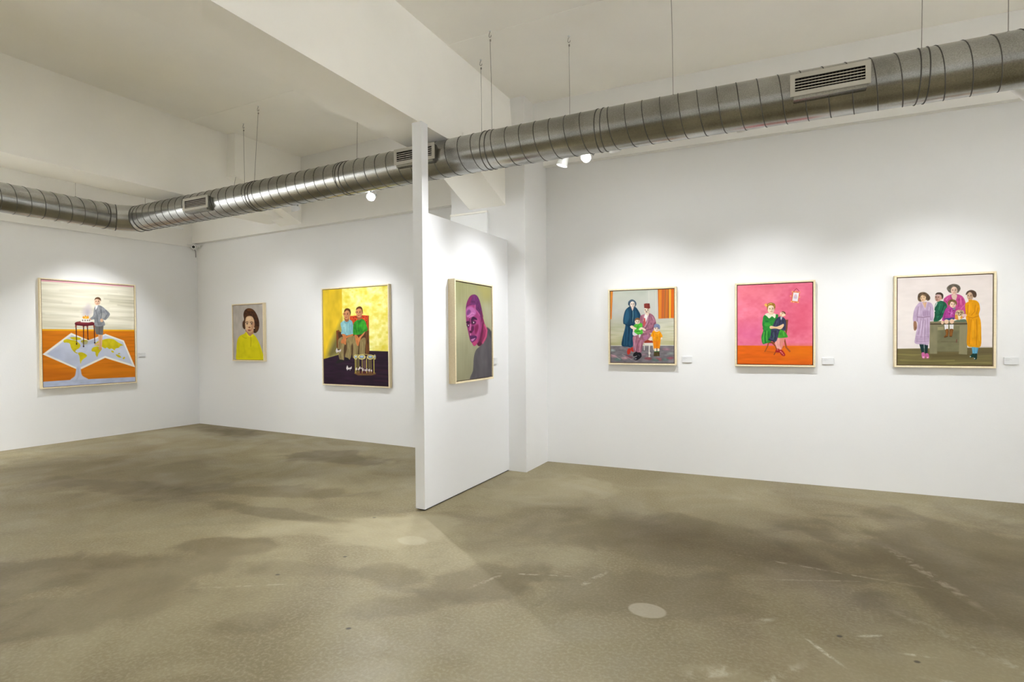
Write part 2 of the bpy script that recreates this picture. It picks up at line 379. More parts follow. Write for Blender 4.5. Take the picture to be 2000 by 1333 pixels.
    c.ell(560, 542, 104, 25, br); c.poly([(458, 542), (662, 538), (660, 560), (560, 570), (462, 560)], (92, 26, 38))
    c.ell(560, 536, 100, 18, (124, 44, 52)); c.ell(530, 532, 50, 8, (160, 90, 90), a=.5)
    # little burning house and smoke
    for x, y, r in ((590, 440, 34), (560, 430, 30), (605, 395, 28), (575, 400, 26), (600, 360, 20), (625, 420, 22)):
        c.ell(x, y, r, r * 1.3, (200, 188, 192), f=7, a=.5)
    c.ell(590, 430, 16, 30, (168, 160, 176), f=5, a=.5)
    c.poly([(518, 510), (532, 488), (615, 488), (642, 522), (600, 532), (520, 528)], (240, 236, 226))
    for x in (535, 560, 585, 605): c.poly([(x, 502), (x + 10, 502), (x + 10, 516), (x, 516)], (120, 105, 95))
    c.blob([(540, 486), (545, 462), (556, 474), (566, 455), (582, 470), (595, 458), (604, 488), (570, 492)], (236, 160, 40))
    c.blob([(560, 486), (568, 472), (580, 480), (586, 488)], (250, 206, 80))
    # boy
    sk = (222, 176, 142)
    c.poly([(700, 655), (745, 655), (740, 745), (735, 795), (712, 812), (704, 740)], sk)
    c.line([(722, 660), (722, 780)], 10, (190, 140, 108), a=.6, f=1.5)
    c.blob([(700, 738), (712, 752), (690, 768), (660, 768), (668, 756)], sk); c.blob([(705, 790), (735, 790), (728, 812), (708, 812)], (206, 156, 124))
    c.poly([(664, 560), (756, 556), (748, 660), (680, 652), (668, 620)], (112, 110, 108), g=(.12, 8, 14))
    c.line([(712, 570), (712, 655)], 8, (84, 82, 82), a=.6)
    jk = (138, 140, 144)
    c.blob([(668, 362), (700, 350), (740, 362), (775, 390), (818, 432), (815, 462), (775, 505), (752, 500), (770, 560), (668, 566), (660, 500), (625, 505), (610, 492), (645, 462), (655, 410)], jk, g=(.16, 7, 9))
    c.blob([(722, 440), (760, 430), (778, 460), (755, 490), (735, 485)], (205, 202, 190), a=.35); c.line([(730, 395), (736, 440), (728, 490)], 9, (92, 94, 100), a=.7)
    c.line([(778, 400), (800, 440), (770, 490)], 8, (104, 106, 112), a=.7); c.line([(672, 380), (690, 460), (700, 560)], 6, (98, 100, 106), a=.8)
    c.line([(700, 360), (708, 410)], 7, (170, 172, 176)); c.poly([(672, 356), (698, 350), (690, 378), (672, 402)], (240, 240, 240))
    c.ell(736, 508, 16, 18, sk); c.ell(618, 498, 10, 8, sk)
    c.face(692, 314, 30, 36, (232, 190, 158)); c.blob([(662, 300), (672, 275), (700, 266), (726, 280), (728, 310), (718, 296), (690, 286), (670, 292)], (96, 66, 42))
    return c

def paint_woman_in_yellow():
    c = Canvas(150, 250, [(455.5, 597.3), (512, 593.7), (512.3, 703.7), (454.2, 704)], 12)
    c.view(9.52, 440, 580)
    c.bg((176, 168, 160)); c.grain(9, 18, 30); c.grain(5, 4, 40)
    hair = (66, 38, 20)
    c.blob([(345, 420), (335, 330), (360, 250), (420, 210), (500, 225), (560, 290), (605, 400), (620, 500), (605, 600), (560, 660), (510, 655), (500, 560), (380, 560), (355, 600), (318, 560), (318, 470)], hair, f=1.2, g=(.35, 7, 8))
    c.blob([(400, 225), (470, 220), (530, 270), (480, 260), (420, 262)], (110, 66, 30), f=2, a=.7)
    c.blob([(545, 560), (600, 540), (596, 610), (550, 640)], (100, 62, 30), f=2, a=.6)
    sk = (214, 178, 140)
    c.blob([(372, 600), (505, 570), (508, 680), (470, 725), (420, 718), (380, 670)], (172, 126, 98), f=1)
    c.blob([(368, 430), (385, 375), (430, 352), (490, 360), (525, 420), (532, 510), (515, 590), (478, 650), (430, 660), (385, 620), (362, 540)], sk, f=1)
    c.blob([(480, 480), (528, 470), (526, 545), (490, 620), (455, 652), (470, 580)], (178, 132, 102), f=3, a=.8)
    c.blob([(400, 380), (450, 362), (480, 400), (440, 430), (400, 425)], (232, 204, 166), f=3, a=.8)
    for x, w in ((395, 26), (478, 28)):
        c.line([(x - w, 472), (x, 460), (x + w, 468)], 12, (52, 32, 24)); c.ell(x + 2, 494, w * .75, 12, (110, 82, 68)); c.ell(x, 494, 9, 9, (30, 24, 24)); c.ell(x - 14, 496, 6, 5, (226, 214, 200))
    c.line([(436, 480), (428, 530), (425, 560)], 9, (236, 208, 172), a=.8); c.blob([(415, 560), (445, 548), (462, 568), (440, 580)], (150, 96, 74), f=1)
    c.ell(436, 614, 32, 13, (146, 72, 62)); c.line([(405, 612), (436, 616), (468, 610)], 4, (84, 36, 34)); c.ell(436, 640, 26, 8, (166, 116, 92), f=2)
    c.ell(527, 576, 9, 10, (238, 224, 200))
    ye = (206, 196, 8)
    c.blob([(195, 1185), (190, 1040), (195, 920), (215, 800), (260, 725), (340, 685), (375, 650), (400, 700), (450, 728), (495, 690), (545, 725), (605, 830), (650, 960), (690, 1100), (700, 1185), (440, 1200)], ye, f=.8, g=(.05, 20, 20))
    c.poly([(190, 1150), (700, 1150), (700, 1200), (190, 1200)], (214, 204, 10), f=3)
    c.blob([(372, 655), (384, 652), (420, 708), (455, 730), (440, 742), (400, 722)], (226, 216, 20)); c.blob([(455, 730), (495, 690), (512, 700), (490, 735), (462, 748)], (222, 212, 22))
    c.line([(462, 735), (464, 830), (458, 930)], 6, (130, 120, 10)); c.line([(305, 735), (350, 765), (390, 768)], 9, (160, 150, 14), a=.8)
    c.line([(240, 860), (232, 980), (240, 1150)], 14, (180, 170, 8), a=.5, f=3); c.line([(590, 880), (630, 1010), (650, 1150)], 14, (182, 172, 8), a=.5, f=3); c.line([(330, 880), (345, 1040)], 16, (176, 168, 6), a=.4, f=4)
    return c

def paint_two_boys():
    c = Canvas(235, 345, [(630, 565.3), (756.9, 558.2), (756.5, 755.6), (630.5, 750.3)], 13)
    c.view(5.675, 615, 545)
    c.bg((246, 234, 128)); n = c.noise(22, 20, 3); c.a += n[..., None] * np.array((14, 22, 62)); c.grain(10, 8, 8, (1, 1, 3))
    c.mix(np.clip((c.noise(16, 16, 2) - .2) * 2, 0, 1) * .7, (228, 206, 60))
    c.poly([(60, 100), (300, 95), (300, 760), (60, 920)], (226, 190, 38), f=.8, g=(.1, 14, 30))
    c.poly([(60, 95), (130, 95), (110, 600), (60, 700)], (240, 206, 60), f=8, a=.5)
    c.poly([(300, 420), (305, 760), (110, 890), (140, 780), (170, 680), (235, 560)], (150, 138, 66), f=7, a=.75)
    c.poly([(150, 830), (235, 640), (262, 660), (262, 840), (150, 880)], (96, 90, 56), f=6, a=.75)
    c.poly([(60, 900), (260, 842), (600, 800), (820, 808), (820, 1220), (60, 1220)], (42, 22, 40), f=.8, g=(.25, 30, 5))
    for y in (1010, 1075, 1130): c.line([(640, y), (740, y + 6), (800, y + 10)], 10, (84, 34, 52), a=.4, f=3)
    # armchair
    c.poly([(385, 412), (520, 402), (596, 408), (592, 600), (380, 600)], (206, 66, 26), f=.7)
    for i in range(60):
        x, y = 388 + c.rng.random() * 200, 412 + c.rng.random() * 120
        c.ell(x, y, 6, 4, (70, 20, 14) if i % 3 else (236, 120, 50), rot=c.rng.random() * 180)
    c.poly([(232, 575), (262, 566), (300, 620), (310, 700), (240, 690)], (124, 66, 22)); c.poly([(232, 575), (240, 690), (300, 710), (300, 800), (236, 760)], (112, 62, 24))
    c.poly([(540, 582), (596, 576), (596, 690), (598, 790), (590, 850), (540, 840), (530, 640)], (96, 58, 28), g=(.25, 6, 16)); c.line([(560, 600), (566, 830)], 12, (136, 86, 36), a=.7)
    c.poly([(582, 410), (596, 410), (594, 575), (580, 575)], (150, 66, 24))
    c.poly([(250, 590), (560, 590), (560, 850), (300, 850), (262, 700)], (78, 48, 26))
    # trousers
    tr = (142, 124, 80); td = (98, 84, 50)
    c.view(10.25, 650, 590)
    c.blob([(95, 780), (160, 705), (260, 700), (250, 800), (215, 900), (205, 1010), (210, 1170), (150, 1180), (110, 1120), (100, 960)], tr, g=(.14, 5, 14))
    c.blob([(260, 760), (330, 700), (420, 680), (400, 780), (360, 900), (355, 1060), (320, 1165), (260, 1120), (230, 1100), (262, 980), (268, 860)], tr, g=(.14, 5, 14))
    c.blob([(360, 720), (430, 690), (500, 860), (490, 1000), (480, 1100), (420, 1130), (385, 1110), (395, 960), (385, 840)], tr, g=(.14, 5, 14))
    c.blob([(540, 770), (620, 715), (650, 760), (640, 900), (625, 1060), (560, 1080), (520, 1060), (525, 900)], tr, g=(.14, 5, 14))
    c.lines([[(190, 850), (200, 1000), (180, 1150)], [(300, 820), (320, 960), (300, 1120)], [(420, 840), (440, 980), (425, 1090)], [(590, 800), (585, 940), (570, 1060)]], 14, (176, 158, 108), a=.6)
    c.lines([[(245, 840), (235, 980), (225, 1110)], [(365, 880), (370, 1000), (350, 1120)], [(510, 880), (505, 1000), (500, 1080)], [(130, 800), (125, 960), (140, 1120)]], 14, td, a=.75)
    c.blob([(60, 1200), (110, 1160), (200, 1170), (215, 1190), (130, 1225), (60, 1240)], (36, 34, 32)); c.blob([(230, 1130), (280, 1125), (320, 1170), (260, 1185)], (26, 22, 26))
    # shirts
    bl = (136, 186, 190)
    c.blob([(150, 440), (175, 400), (235, 365), (330, 355), (385, 395), (400, 480), (398, 600), (400, 650), (340, 660), (260, 672), (215, 650), (160, 645), (168, 560)], bl, g=(.1, 9, 9))
    c.blob([(205, 470), (250, 440), (260, 560), (230, 620), (205, 570)], (168, 210, 208), f=2, a=.6); c.line([(335, 420), (330, 520), (350, 640)], 14, (100, 150, 164), a=.7); c.line([(215, 500), (225, 600), (260, 665)], 12, (96, 148, 166), a=.7); c.blob([(360, 420), (395, 450), (398, 600), (360, 640)], (112, 162, 180), f=2, a=.6)
    c.poly([(225, 380), (262, 415), (320, 375), (310, 420), (262, 435), (225, 420)], (110, 164, 176))
    gr = (44, 146, 34)
    c.blob([(410, 440), (450, 385), (510, 350), (570, 335), (640, 385), (670, 470), (690, 560), (650, 600), (590, 640), (480, 660), (405, 650), (398, 560)], gr, g=(.22, 9, 9))
    c.blob([(570, 400), (620, 400), (650, 500), (600, 590), (570, 520)], (70, 176, 40), f=2, a=.6); c.line([(440, 440), (450, 540), (480, 640)], 16, (24, 96, 30), a=.7); c.line([(515, 400), (510, 500), (515, 600)], 10, (22, 92, 26), a=.7); c.line([(600, 420), (590, 540), (550, 630)], 9, (24, 100, 28), a=.6)
    c.poly([(485, 375), (520, 400), (570, 350), (560, 400), (520, 420), (490, 400)], (28, 112, 30))
    # arms and hands
    sk = (206, 126, 70)
    c.blob([(175, 645), (235, 650), (262, 690), (260, 760), (250, 860), (215, 840), (160, 830), (158, 780), (200, 720)], sk, g=(.12, 6, 8)); c.blob([(390, 645), (395, 675), (330, 700), (262, 730), (258, 690), (320, 665)], sk)
    c.blob([(425, 670), (470, 665), (500, 710), (520, 790), (505, 880), (480, 880), (450, 800), (440, 730)], sk, g=(.12, 6, 8)); c.blob([(640, 595), (610, 660), (560, 720), (510, 830), (500, 740), (560, 670)], (214, 136, 80))
    c.lines([[(185, 740), (175, 830)], [(215, 760), (205, 840)], [(470, 760), (490, 860)]], 7, (150, 80, 44), a=.7)
    # heads
    for (x, y, rx, ry, hb) in ((275, 250, 60, 98, ((222, 210), (235, 150), (285, 122), (340, 145), (358, 210), (345, 260), (325, 190), (280, 165), (240, 195))), (525, 215, 60, 98, ((462, 175), (475, 115), (535, 88), (580, 112), (596, 180), (585, 215), (570, 150), (525, 130), (480, 150)))):
        c.blob([(x - 45, y + 60), (x + 45, y + 50), (x + 40, y + 125), (x - 10, y + 150), (x - 40, y + 120)], (160, 96, 60))
        c.ell(x - 63, y - 10, 11, 24, (200, 122, 76)); c.ell(x + 66, y + 5, 11, 24, (186, 110, 70))
        c.face(x, y, rx, ry, (208, 142, 98), look=-12, side=1, dark=(78, 48, 36)); c.blob(hb, (98, 58, 26), g=(.2, 4, 4))
    # toy horses and carousel
    c.view(5.675, 615, 545)
    for x, y in ((255, 790), (370, 985)):
        c.blob([(x - 30, y + 10), (x - 18, y - 22), (x - 10, y - 5), (x + 15, y + 2), (x + 28, y - 12), (x + 26, y + 16), (x + 2, y + 20), (x - 20, y + 28)], (222, 214, 214)); c.ell(x, y - 2, 11, 7, (60, 44, 50)); c.line([(x + 10, y + 15), (x + 12, y + 34)], 5, (200, 190, 195)); c.line([(x - 18, y + 20), (x - 20, y + 36)], 5, (200, 190, 195))
    c.poly([(430, 1040), (662, 1040), (665, 1060), (620, 1074), (470, 1074), (428, 1056)], (112, 78, 44)); c.ell(545, 1040, 112, 14, (84, 36, 40))
    c.poly([(520, 905), (570, 905), (570, 1000), (520, 1000)], (136, 104, 96), a=.6, f=2)
    for x in (441, 458, 478, 516, 565, 592, 612, 645): c.line([(x, 885), (x, 1050)], 5 if x not in (441, 565, 645) else 8, (206, 192, 84))
    for x, y in ((462, 1000), (500, 990), (535, 1010), (575, 1010), (605, 1015)):
        c.blob([(x - 18, y), (x - 8, y - 14), (x + 4, y - 2), (x + 18, y - 4), (x + 16, y + 20), (x + 6, y + 8), (x - 8, y + 12), (x - 16, y + 20)], (226, 216, 216)); c.ell(x, y, 7, 5, (90, 60, 50))
    for x, rx in ((446, 22), (512, 44), (606, 40), (655, 12)):
        c.ell(x, 870, rx, 28, (214, 200, 130), g=(.2, 4, 4)); c.ell(x, 868, rx * .62, 17, (96, 104, 110)); c.ell(x, 866, rx * .5, 12, (168, 190, 216))
    c.line([(440, 850), (545, 838), (655, 856)], 8, (206, 190, 110), a=.8)
    return c

def paint_purple_man():
    c = Canvas(210, 290, [(889.9, 548.8), (962.5, 560.9), (962.9, 737.2), (892.8, 744.1)], 14)
    c.view(7.4, 885, 565)
    c.vgrad([(0, (150, 148, 104)), (.35, (166, 164, 128)), (.7, (158, 156, 126)), (1, (150, 146, 116))]); c.grain(7, 30, 50); c.grain(5, 5, 60)
    c.blob([(380, -60), (560, -20), (560, 140), (470, 160), (420, 60)], (160, 150, 84), f=14, a=.6); c.blob([(60, 300), (150, 320), (150, 700), (60, 640)], (178, 178, 144), f=18, a=.5); c.blob([(460, 250), (560, 260), (560, 540), (500, 500)], (176, 174, 150), f=14, a=.6)
    gy = (92, 88, 92)
    c.blob([(270, 1330), (300, 1180), (312, 1000), (345, 890), (410, 830), (440, 760), (490, 600), (520, 575), (570, 630), (610, 800), (610, 1330)], gy, f=.8, g=(.1, 16, 30))
    c.line([(440, 800), (430, 1000), (420, 1280)], 40, (112, 108, 112), a=.4, f=9); c.line([(520, 640), (520, 900), (540, 1260)], 40, (80, 76, 82), a=.5, f=9); c.blob([(500, 580), (530, 575), (580, 650), (560, 720)], (72, 70, 74), f=3, a=.8)
    mg = (150, 58, 112)
    # neck and jaw
    c.blob([(400, 600), (440, 420), (480, 540), (512, 600), (500, 720), (440, 800), (400, 830), (365, 800)], (140, 44, 88), f=.8, g=(.15, 8, 16))
    c.line([(470, 520), (505, 610), (490, 700), (440, 800)], 22, (206, 92, 128), f=2, a=.8); c.line([(430, 500), (425, 640), (400, 800)], 42, (96, 26, 62), f=4, a=.85)
    c.blob([(360, 790), (400, 770), (430, 800), (400, 835), (370, 825)], (84, 26, 52), f=1.5)
    # head
    c.blob([(195, 300), (205, 215), (245, 120), (300, 82), (350, 92), (390, 150), (420, 260), (440, 360), (440, 480), (420, 620), (385, 760), (350, 810), (315, 830), (285, 790), (255, 740), (235, 650), (218, 570), (200, 480)], mg, f=.8, g=(.1, 8, 12))
    c.blob([(196, 290), (205, 215), (245, 120), (300, 82), (350, 92), (390, 150), (422, 260), (440, 380), (425, 460), (395, 360), (345, 300), (335, 240), (260, 235), (215, 260)], (100, 42, 94), f=1.5, g=(.2, 6, 6))
    c.blob([(205, 230), (245, 130), (290, 90), (270, 180), (250, 235)], (132, 40, 92), f=3, a=.8); c.line([(335, 230), (330, 290), (375, 350), (400, 390)], 12, (186, 102, 150), f=1.5, a=.8)
    c.blob([(205, 290), (270, 255), (330, 300), (345, 360), (300, 400), (250, 420), (205, 400)], (178, 100, 158), f=3); c.blob([(210, 330), (240, 300), (268, 330), (235, 375), (208, 380)], (116, 62, 118), f=2.5, a=.9)
    c.line([(215, 400), (250, 385), (285, 350), (320, 360)], 10, (210, 136, 184), f=1.2); c.line([(245, 420), (270, 400), (310, 395)], 8, (206, 130, 180), f=1)
    c.blob([(330, 470), (370, 430), (400, 480), (400, 600), (360, 720), (330, 680), (340, 600)], (176, 78, 134), f=4, a=.8); c.blob([(335, 540), (375, 520), (380, 580), (345, 660), (325, 620)], (120, 30, 74), f=3, a=.85)
    c.blob([(290, 780), (340, 760), (370, 720), (350, 810), (315, 828)], (190, 66, 116), f=2.5)
    # brows, eyes
    c.blob([(270, 450), (300, 405), (350, 430), (360, 455), (320, 450), (285, 470)], (58, 22, 58), f=1.2); c.blob([(198, 490), (215, 470), (245, 475), (255, 505), (215, 505)], (60, 20, 56), f=1.2)
    c.blob([(268, 480), (300, 462), (345, 480), (330, 515), (285, 520)], (78, 26, 66), f=1.5); c.blob([(205, 515), (235, 505), (250, 530), (240, 560), (215, 555)], (80, 26, 66), f=1.5)
    c.ell(303, 490, 15, 10, (238, 222, 226), f=.5); c.ell(296, 490, 8, 10, (24, 14, 24)); c.ell(228, 532, 12, 10, (238, 222, 226), f=.5); c.ell(222, 532, 7, 10, (24, 14, 24))
    c.line([(250, 430), (246, 470), (260, 520)], 8, (70, 24, 60), f=1)
    # nose, mouth
    c.line([(264, 510), (262, 560), (258, 610)], 18, (196, 106, 160), f=1.5); c.blob([(280, 550), (310, 545), (312, 600), (290, 620), (272, 600)], (92, 26, 72), f=1.5); c.blob([(250, 610), (290, 618), (285, 640), (255, 640)], (76, 20, 56), f=1)
    c.line([(264, 650), (262, 680)], 14, (214, 130, 180), f=1); c.blob([(255, 690), (300, 680), (350, 690), (350, 725), (300, 775), (275, 768), (262, 735)], (84, 36, 88), f=1); c.blob([(270, 738), (320, 715), (335, 720), (300, 760), (278, 760)], (186, 116, 170), f=1); c.line([(262, 722), (300, 722), (345, 705)], 7, (50, 14, 48))
    c.line([(225, 570), (240, 640), (270, 760)], 12, (120, 36, 92), a=.7, f=2); c.line([(415, 330), (438, 400), (430, 480)], 26, (110, 30, 76), f=3, a=.8)
    return c

def paint_family_with_fez():
    c = Canvas(240, 275, [(1191.1, 568.9), (1315.7, 563.2), (1317.1, 709.4), (1192.8, 708.7)], 15)
    c.view(7.405, 1180, 550)
    c.vgrad([(0, (190, 194, 180)), (.3, (196, 196, 188)), (.55, (196, 194, 166)), (.75, (192, 186, 146)), (1, (190, 184, 140))])
    c.grain(8, 40, 30); n = c.noise(60, 5, 2) * np.clip((c.yy / c.H - .38) * 6, 0, 1); c.a += n[..., None] * np.array((20, 18, 26))
    c.poly([(620, 130), (720, 125), (770, 540), (640, 520)], (204, 204, 196), f=6, a=.6); c.lines([[(640, 130), (645, 400)], [(740, 125), (748, 540)]], 10, (216, 214, 200), a=.7)
    # curtains
    c.poly([(78, 138), (120, 136), (104, 545), (84, 545)], (232, 150, 54), g=(.2, 4, 40)); c.line([(112, 140), (100, 540)], 10, (196, 96, 40), a=.7)
    c.poly([(770, 106), (1012, 95), (1006, 520), (880, 530), (782, 535)], (206, 106, 40), f=.7)
    for x0, x1, col in ((800, 800, (236, 160, 48)), (845, 840, (176, 92, 56)), (880, 870, (150, 104, 62)), (905, 890, (200, 120, 50)), (930, 925, (140, 92, 54)), (955, 955, (242, 176, 40)), (985, 985, (226, 92, 30)), (1002, 998, (236, 130, 40)), (820, 815, (226, 130, 44)), (940, 945, (248, 196, 70))):
        c.line([(x0, 104), ((x0 + x1) / 2, 300), (x1, 528)], 16, col, a=.8, f=1.5)
    # floor rug
    c.poly([(80, 935), (1020, 920), (1020, 1190), (80, 1190)], (122, 116, 120), g=(.16, 14, 6))
    for x, y, col in ((130, 1080, (176, 132, 140)), (300, 1110, (190, 146, 150)), (200, 1130, (88, 122, 112)), (640, 1115, (136, 66, 72)), (800, 1125, (150, 82, 86)), (950, 1110, (146, 76, 86)), (740, 1135, (84, 112, 104)), (880, 1130, (86, 110, 104)), (900, 980, (150, 116, 128)), (560, 1060, (140, 116, 126)), (110, 1000, (150, 164, 160)), (360, 1090, (112, 70, 82)), (960, 1040, (128, 140, 132))):
        c.ell(x, y, 55, 20, col, rot=c.rng.random() * 30 - 15, f=2.5, a=.75); c.ell(x + 10, y - 4, 20, 8, np.minimum(np.array(col) * 1.2, 255), f=1.5, a=.6)
    for x in (170, 330): c.lines([[(x - 70, 1060), (x, 1090), (x + 70, 1130)]], 8, (206, 176, 180), a=.6)
    c.line([(90, 930), (1016, 922)], 9, (206, 206, 196), f=1)
    # stool
    wh = (226, 222, 212)
    c.blob([(585, 865), (640, 840), (700, 860), (700, 890), (590, 892)], (156, 62, 44)); c.poly([(580, 890), (705, 886), (712, 915), (690, 922), (590, 918)], wh)
    c.line([(655, 915), (652, 1000), (656, 1090)], 18, wh, w2=12); c.ell(656, 1035, 15, 18, wh); c.line([(580, 915), (582, 995)], 12, (206, 204, 198)); c.line([(705, 915), (718, 990)], 10, wh); c.ell(655, 1088, 16, 6, wh)
    # woman in blue
    nv = (30, 66, 92)
    c.ell(358, 1012, 26, 48, (190, 52, 38), 10); c.ell(412, 985, 28, 36, (186, 56, 44), -30)
    c.blob([(345, 370), (300, 420), (275, 520), (275, 605), (305, 640), (262, 830), (255, 930), (330, 945), (412, 942), (440, 800), (430, 640), (500, 560), (525, 490), (480, 400), (440, 360), (395, 345)], nv, g=(.2, 8, 20))
    c.blob([(310, 430), (340, 400), (360, 520), (320, 600), (285, 590)], (50, 104, 130), f=3, a=.7); c.blob([(440, 420), (470, 440), (480, 520), (440, 540)], (46, 96, 124), f=3, a=.7)
    c.lines([[(340, 660), (330, 800), (325, 930)], [(380, 680), (375, 820), (372, 930)], [(300, 700), (290, 850), (285, 920)]], 11, (52, 100, 126), a=.7); c.line([(275, 605), (340, 635), (430, 620)], 9, (18, 40, 60), a=.8); c.line([(412, 400), (414, 500), (405, 600)], 8, (140, 190, 196), a=.8); c.line([(400, 400), (404, 600)], 7, (16, 34, 50))
    c.blob([(342, 330), (350, 285), (395, 256), (445, 280), (462, 325), (440, 370), (412, 425), (385, 400), (360, 350)], (54, 74, 92), f=.7); c.blob([(345, 300), (380, 265), (430, 275), (450, 305), (400, 290)], (92, 114, 130), f=2, a=.7)
    c.poly([(385, 370), (425, 370), (408, 425)], (226, 206, 192)); c.face(405, 328, 36, 44, (238, 222, 206), look=4)
    # man with fez
    pk = (160, 104, 122); pd = (112, 66, 86)
    c.blob([(520, 500), (580, 470), (650, 455), (710, 490), (742, 560), (750, 640), (715, 700), (690, 740), (600, 740), (540, 700), (512, 600)], pk, g=(.2, 6, 8))
    c.blob([(415, 800), (480, 770), (600, 735), (670, 760), (660, 820), (580, 870), (550, 960), (530, 1030), (430, 1010), (420, 900)], pk, g=(.18, 6, 12))
    c.lines([[(500, 850), (480, 940), (470, 1010)], [(640, 520), (610, 600), (590, 680)], [(740, 580), (700, 680), (610, 700)]], 12, pd, a=.8); c.lines([[(530, 850), (520, 940), (515, 1020)], [(450, 800), (440, 900), (455, 1000)], [(690, 500), (720, 560)], [(560, 790), (640, 780)]], 12, (200, 150, 166), a=.75)
    c.blob([(560, 800), (610, 770), (640, 800), (590, 840)], (176, 112, 150), f=2, a=.8)
    c.poly([(585, 470), (640, 465), (610, 560), (580, 640), (562, 560)], (238, 234, 228)); c.poly([(572, 520), (592, 530), (600, 600), (580, 660), (558, 620)], (196, 84, 84)); c.line([(640, 470), (625, 580), (585, 660)], 16, (190, 140, 156)); c.line([(655, 470), (640, 590), (600, 680)], 6, pd)
    c.poly([(590, 440), (650, 440), (640, 490), (605, 480)], (226, 206, 180)); c.face(618, 415, 42, 58, (234, 216, 192), look=-8); c.ell(608, 432, 15, 5, (50, 36, 34))
    c.poly([(572, 320), (600, 312), (652, 314), (660, 378), (640, 392), (575, 378)], (134, 56, 48), f=.7); c.poly([(625, 316), (652, 316), (660, 380), (630, 386)], (110, 42, 38), f=2, a=.7)
    c.blob([(430, 1040), (475, 1015), (480, 1060), (450, 1082), (420, 1078)], (30, 28, 32)); c.blob([(475, 1030), (530, 1035), (540, 1090), (480, 1140), (432, 1130), (440, 1105), (475, 1085)], (26, 26, 32)); c.line([(440, 1122), (470, 1118)], 8, (180, 180, 190)); c.line([(490, 1060), (520, 1080)], 7, (70, 70, 80))
    # green baby
    sk = (240, 216, 196)
    c.blob([(420, 640), (480, 605), (545, 605), (550, 680), (555, 750), (500, 770), (440, 740), (425, 690)], (76, 172, 54), g=(.2, 6, 6)); c.lines([[(450, 640), (530, 640)], [(460, 700), (540, 690)], [(460, 740), (540, 735)]], 9, (136, 214, 96), a=.6); c.lines([[(490, 620), (485, 680)], [(450, 720), (520, 720)]], 8, (42, 120, 36), a=.7)
    c.blob([(415, 720), (450, 745), (480, 770), (440, 785), (412, 770)], (212, 208, 214)); c.blob([(500, 770), (530, 765), (520, 800), (508, 812)], (216, 210, 216))
    c.face(478, 580, 38, 36, sk, look=4); c.blob([(440, 570), (448, 535), (490, 522), (514, 545), (512, 560), (470, 552)], (128, 92, 58))
    c.blob([(372, 652), (400, 635), (440, 660), (468, 676), (450, 694), (420, 690), (395, 680)], sk); c.blob([(500, 690), (530, 660), (570, 670), (600, 695), (585, 712), (545, 690), (520, 705)], sk); c.ell(425, 705, 12, 20, sk)
    # orange child
    c.blob([(700, 720), (740, 700), (800, 715), (845, 790), (820, 815), (815, 860), (800, 970), (770, 965), (745, 965), (720, 970), (705, 860), (695, 800), (672, 790)], (238, 156, 20), g=(.14, 6, 10)); c.poly([(708, 850), (812, 850), (800, 970), (718, 970)], (226, 124, 24), f=3, a=.7); c.lines([[(765, 870), (762, 960)], [(700, 730), (720, 800)], [(810, 740), (800, 810)]], 8, (196, 96, 16), a=.7); c.line([(740, 740), (770, 760), (800, 735)], 7, (250, 196, 80), a=.7)
    c.ell(740, 990, 15, 26, (240, 226, 200)); c.ell(785, 990, 15, 24, (240, 226, 200)); c.poly([(722, 1015), (800, 1012), (804, 1080), (716, 1080)], (74, 62, 34), g=(.3, 3, 5)); c.line([(724, 1015), (800, 1012)], 12, (60, 112, 66))
    c.blob([(670, 800), (690, 800), (685, 850), (655, 850), (640, 838)], sk); c.ell(828, 822, 11, 16, sk)
    c.face(758, 682, 42, 44, sk, look=2); c.blob([(718, 660), (724, 625), (760, 608), (802, 630), (806, 675), (790, 690), (785, 660), (745, 652)], (126, 138, 170), g=(.15, 4, 4)); c.line([(722, 662), (770, 655), (800, 680)], 9, (98, 108, 146))
    return c

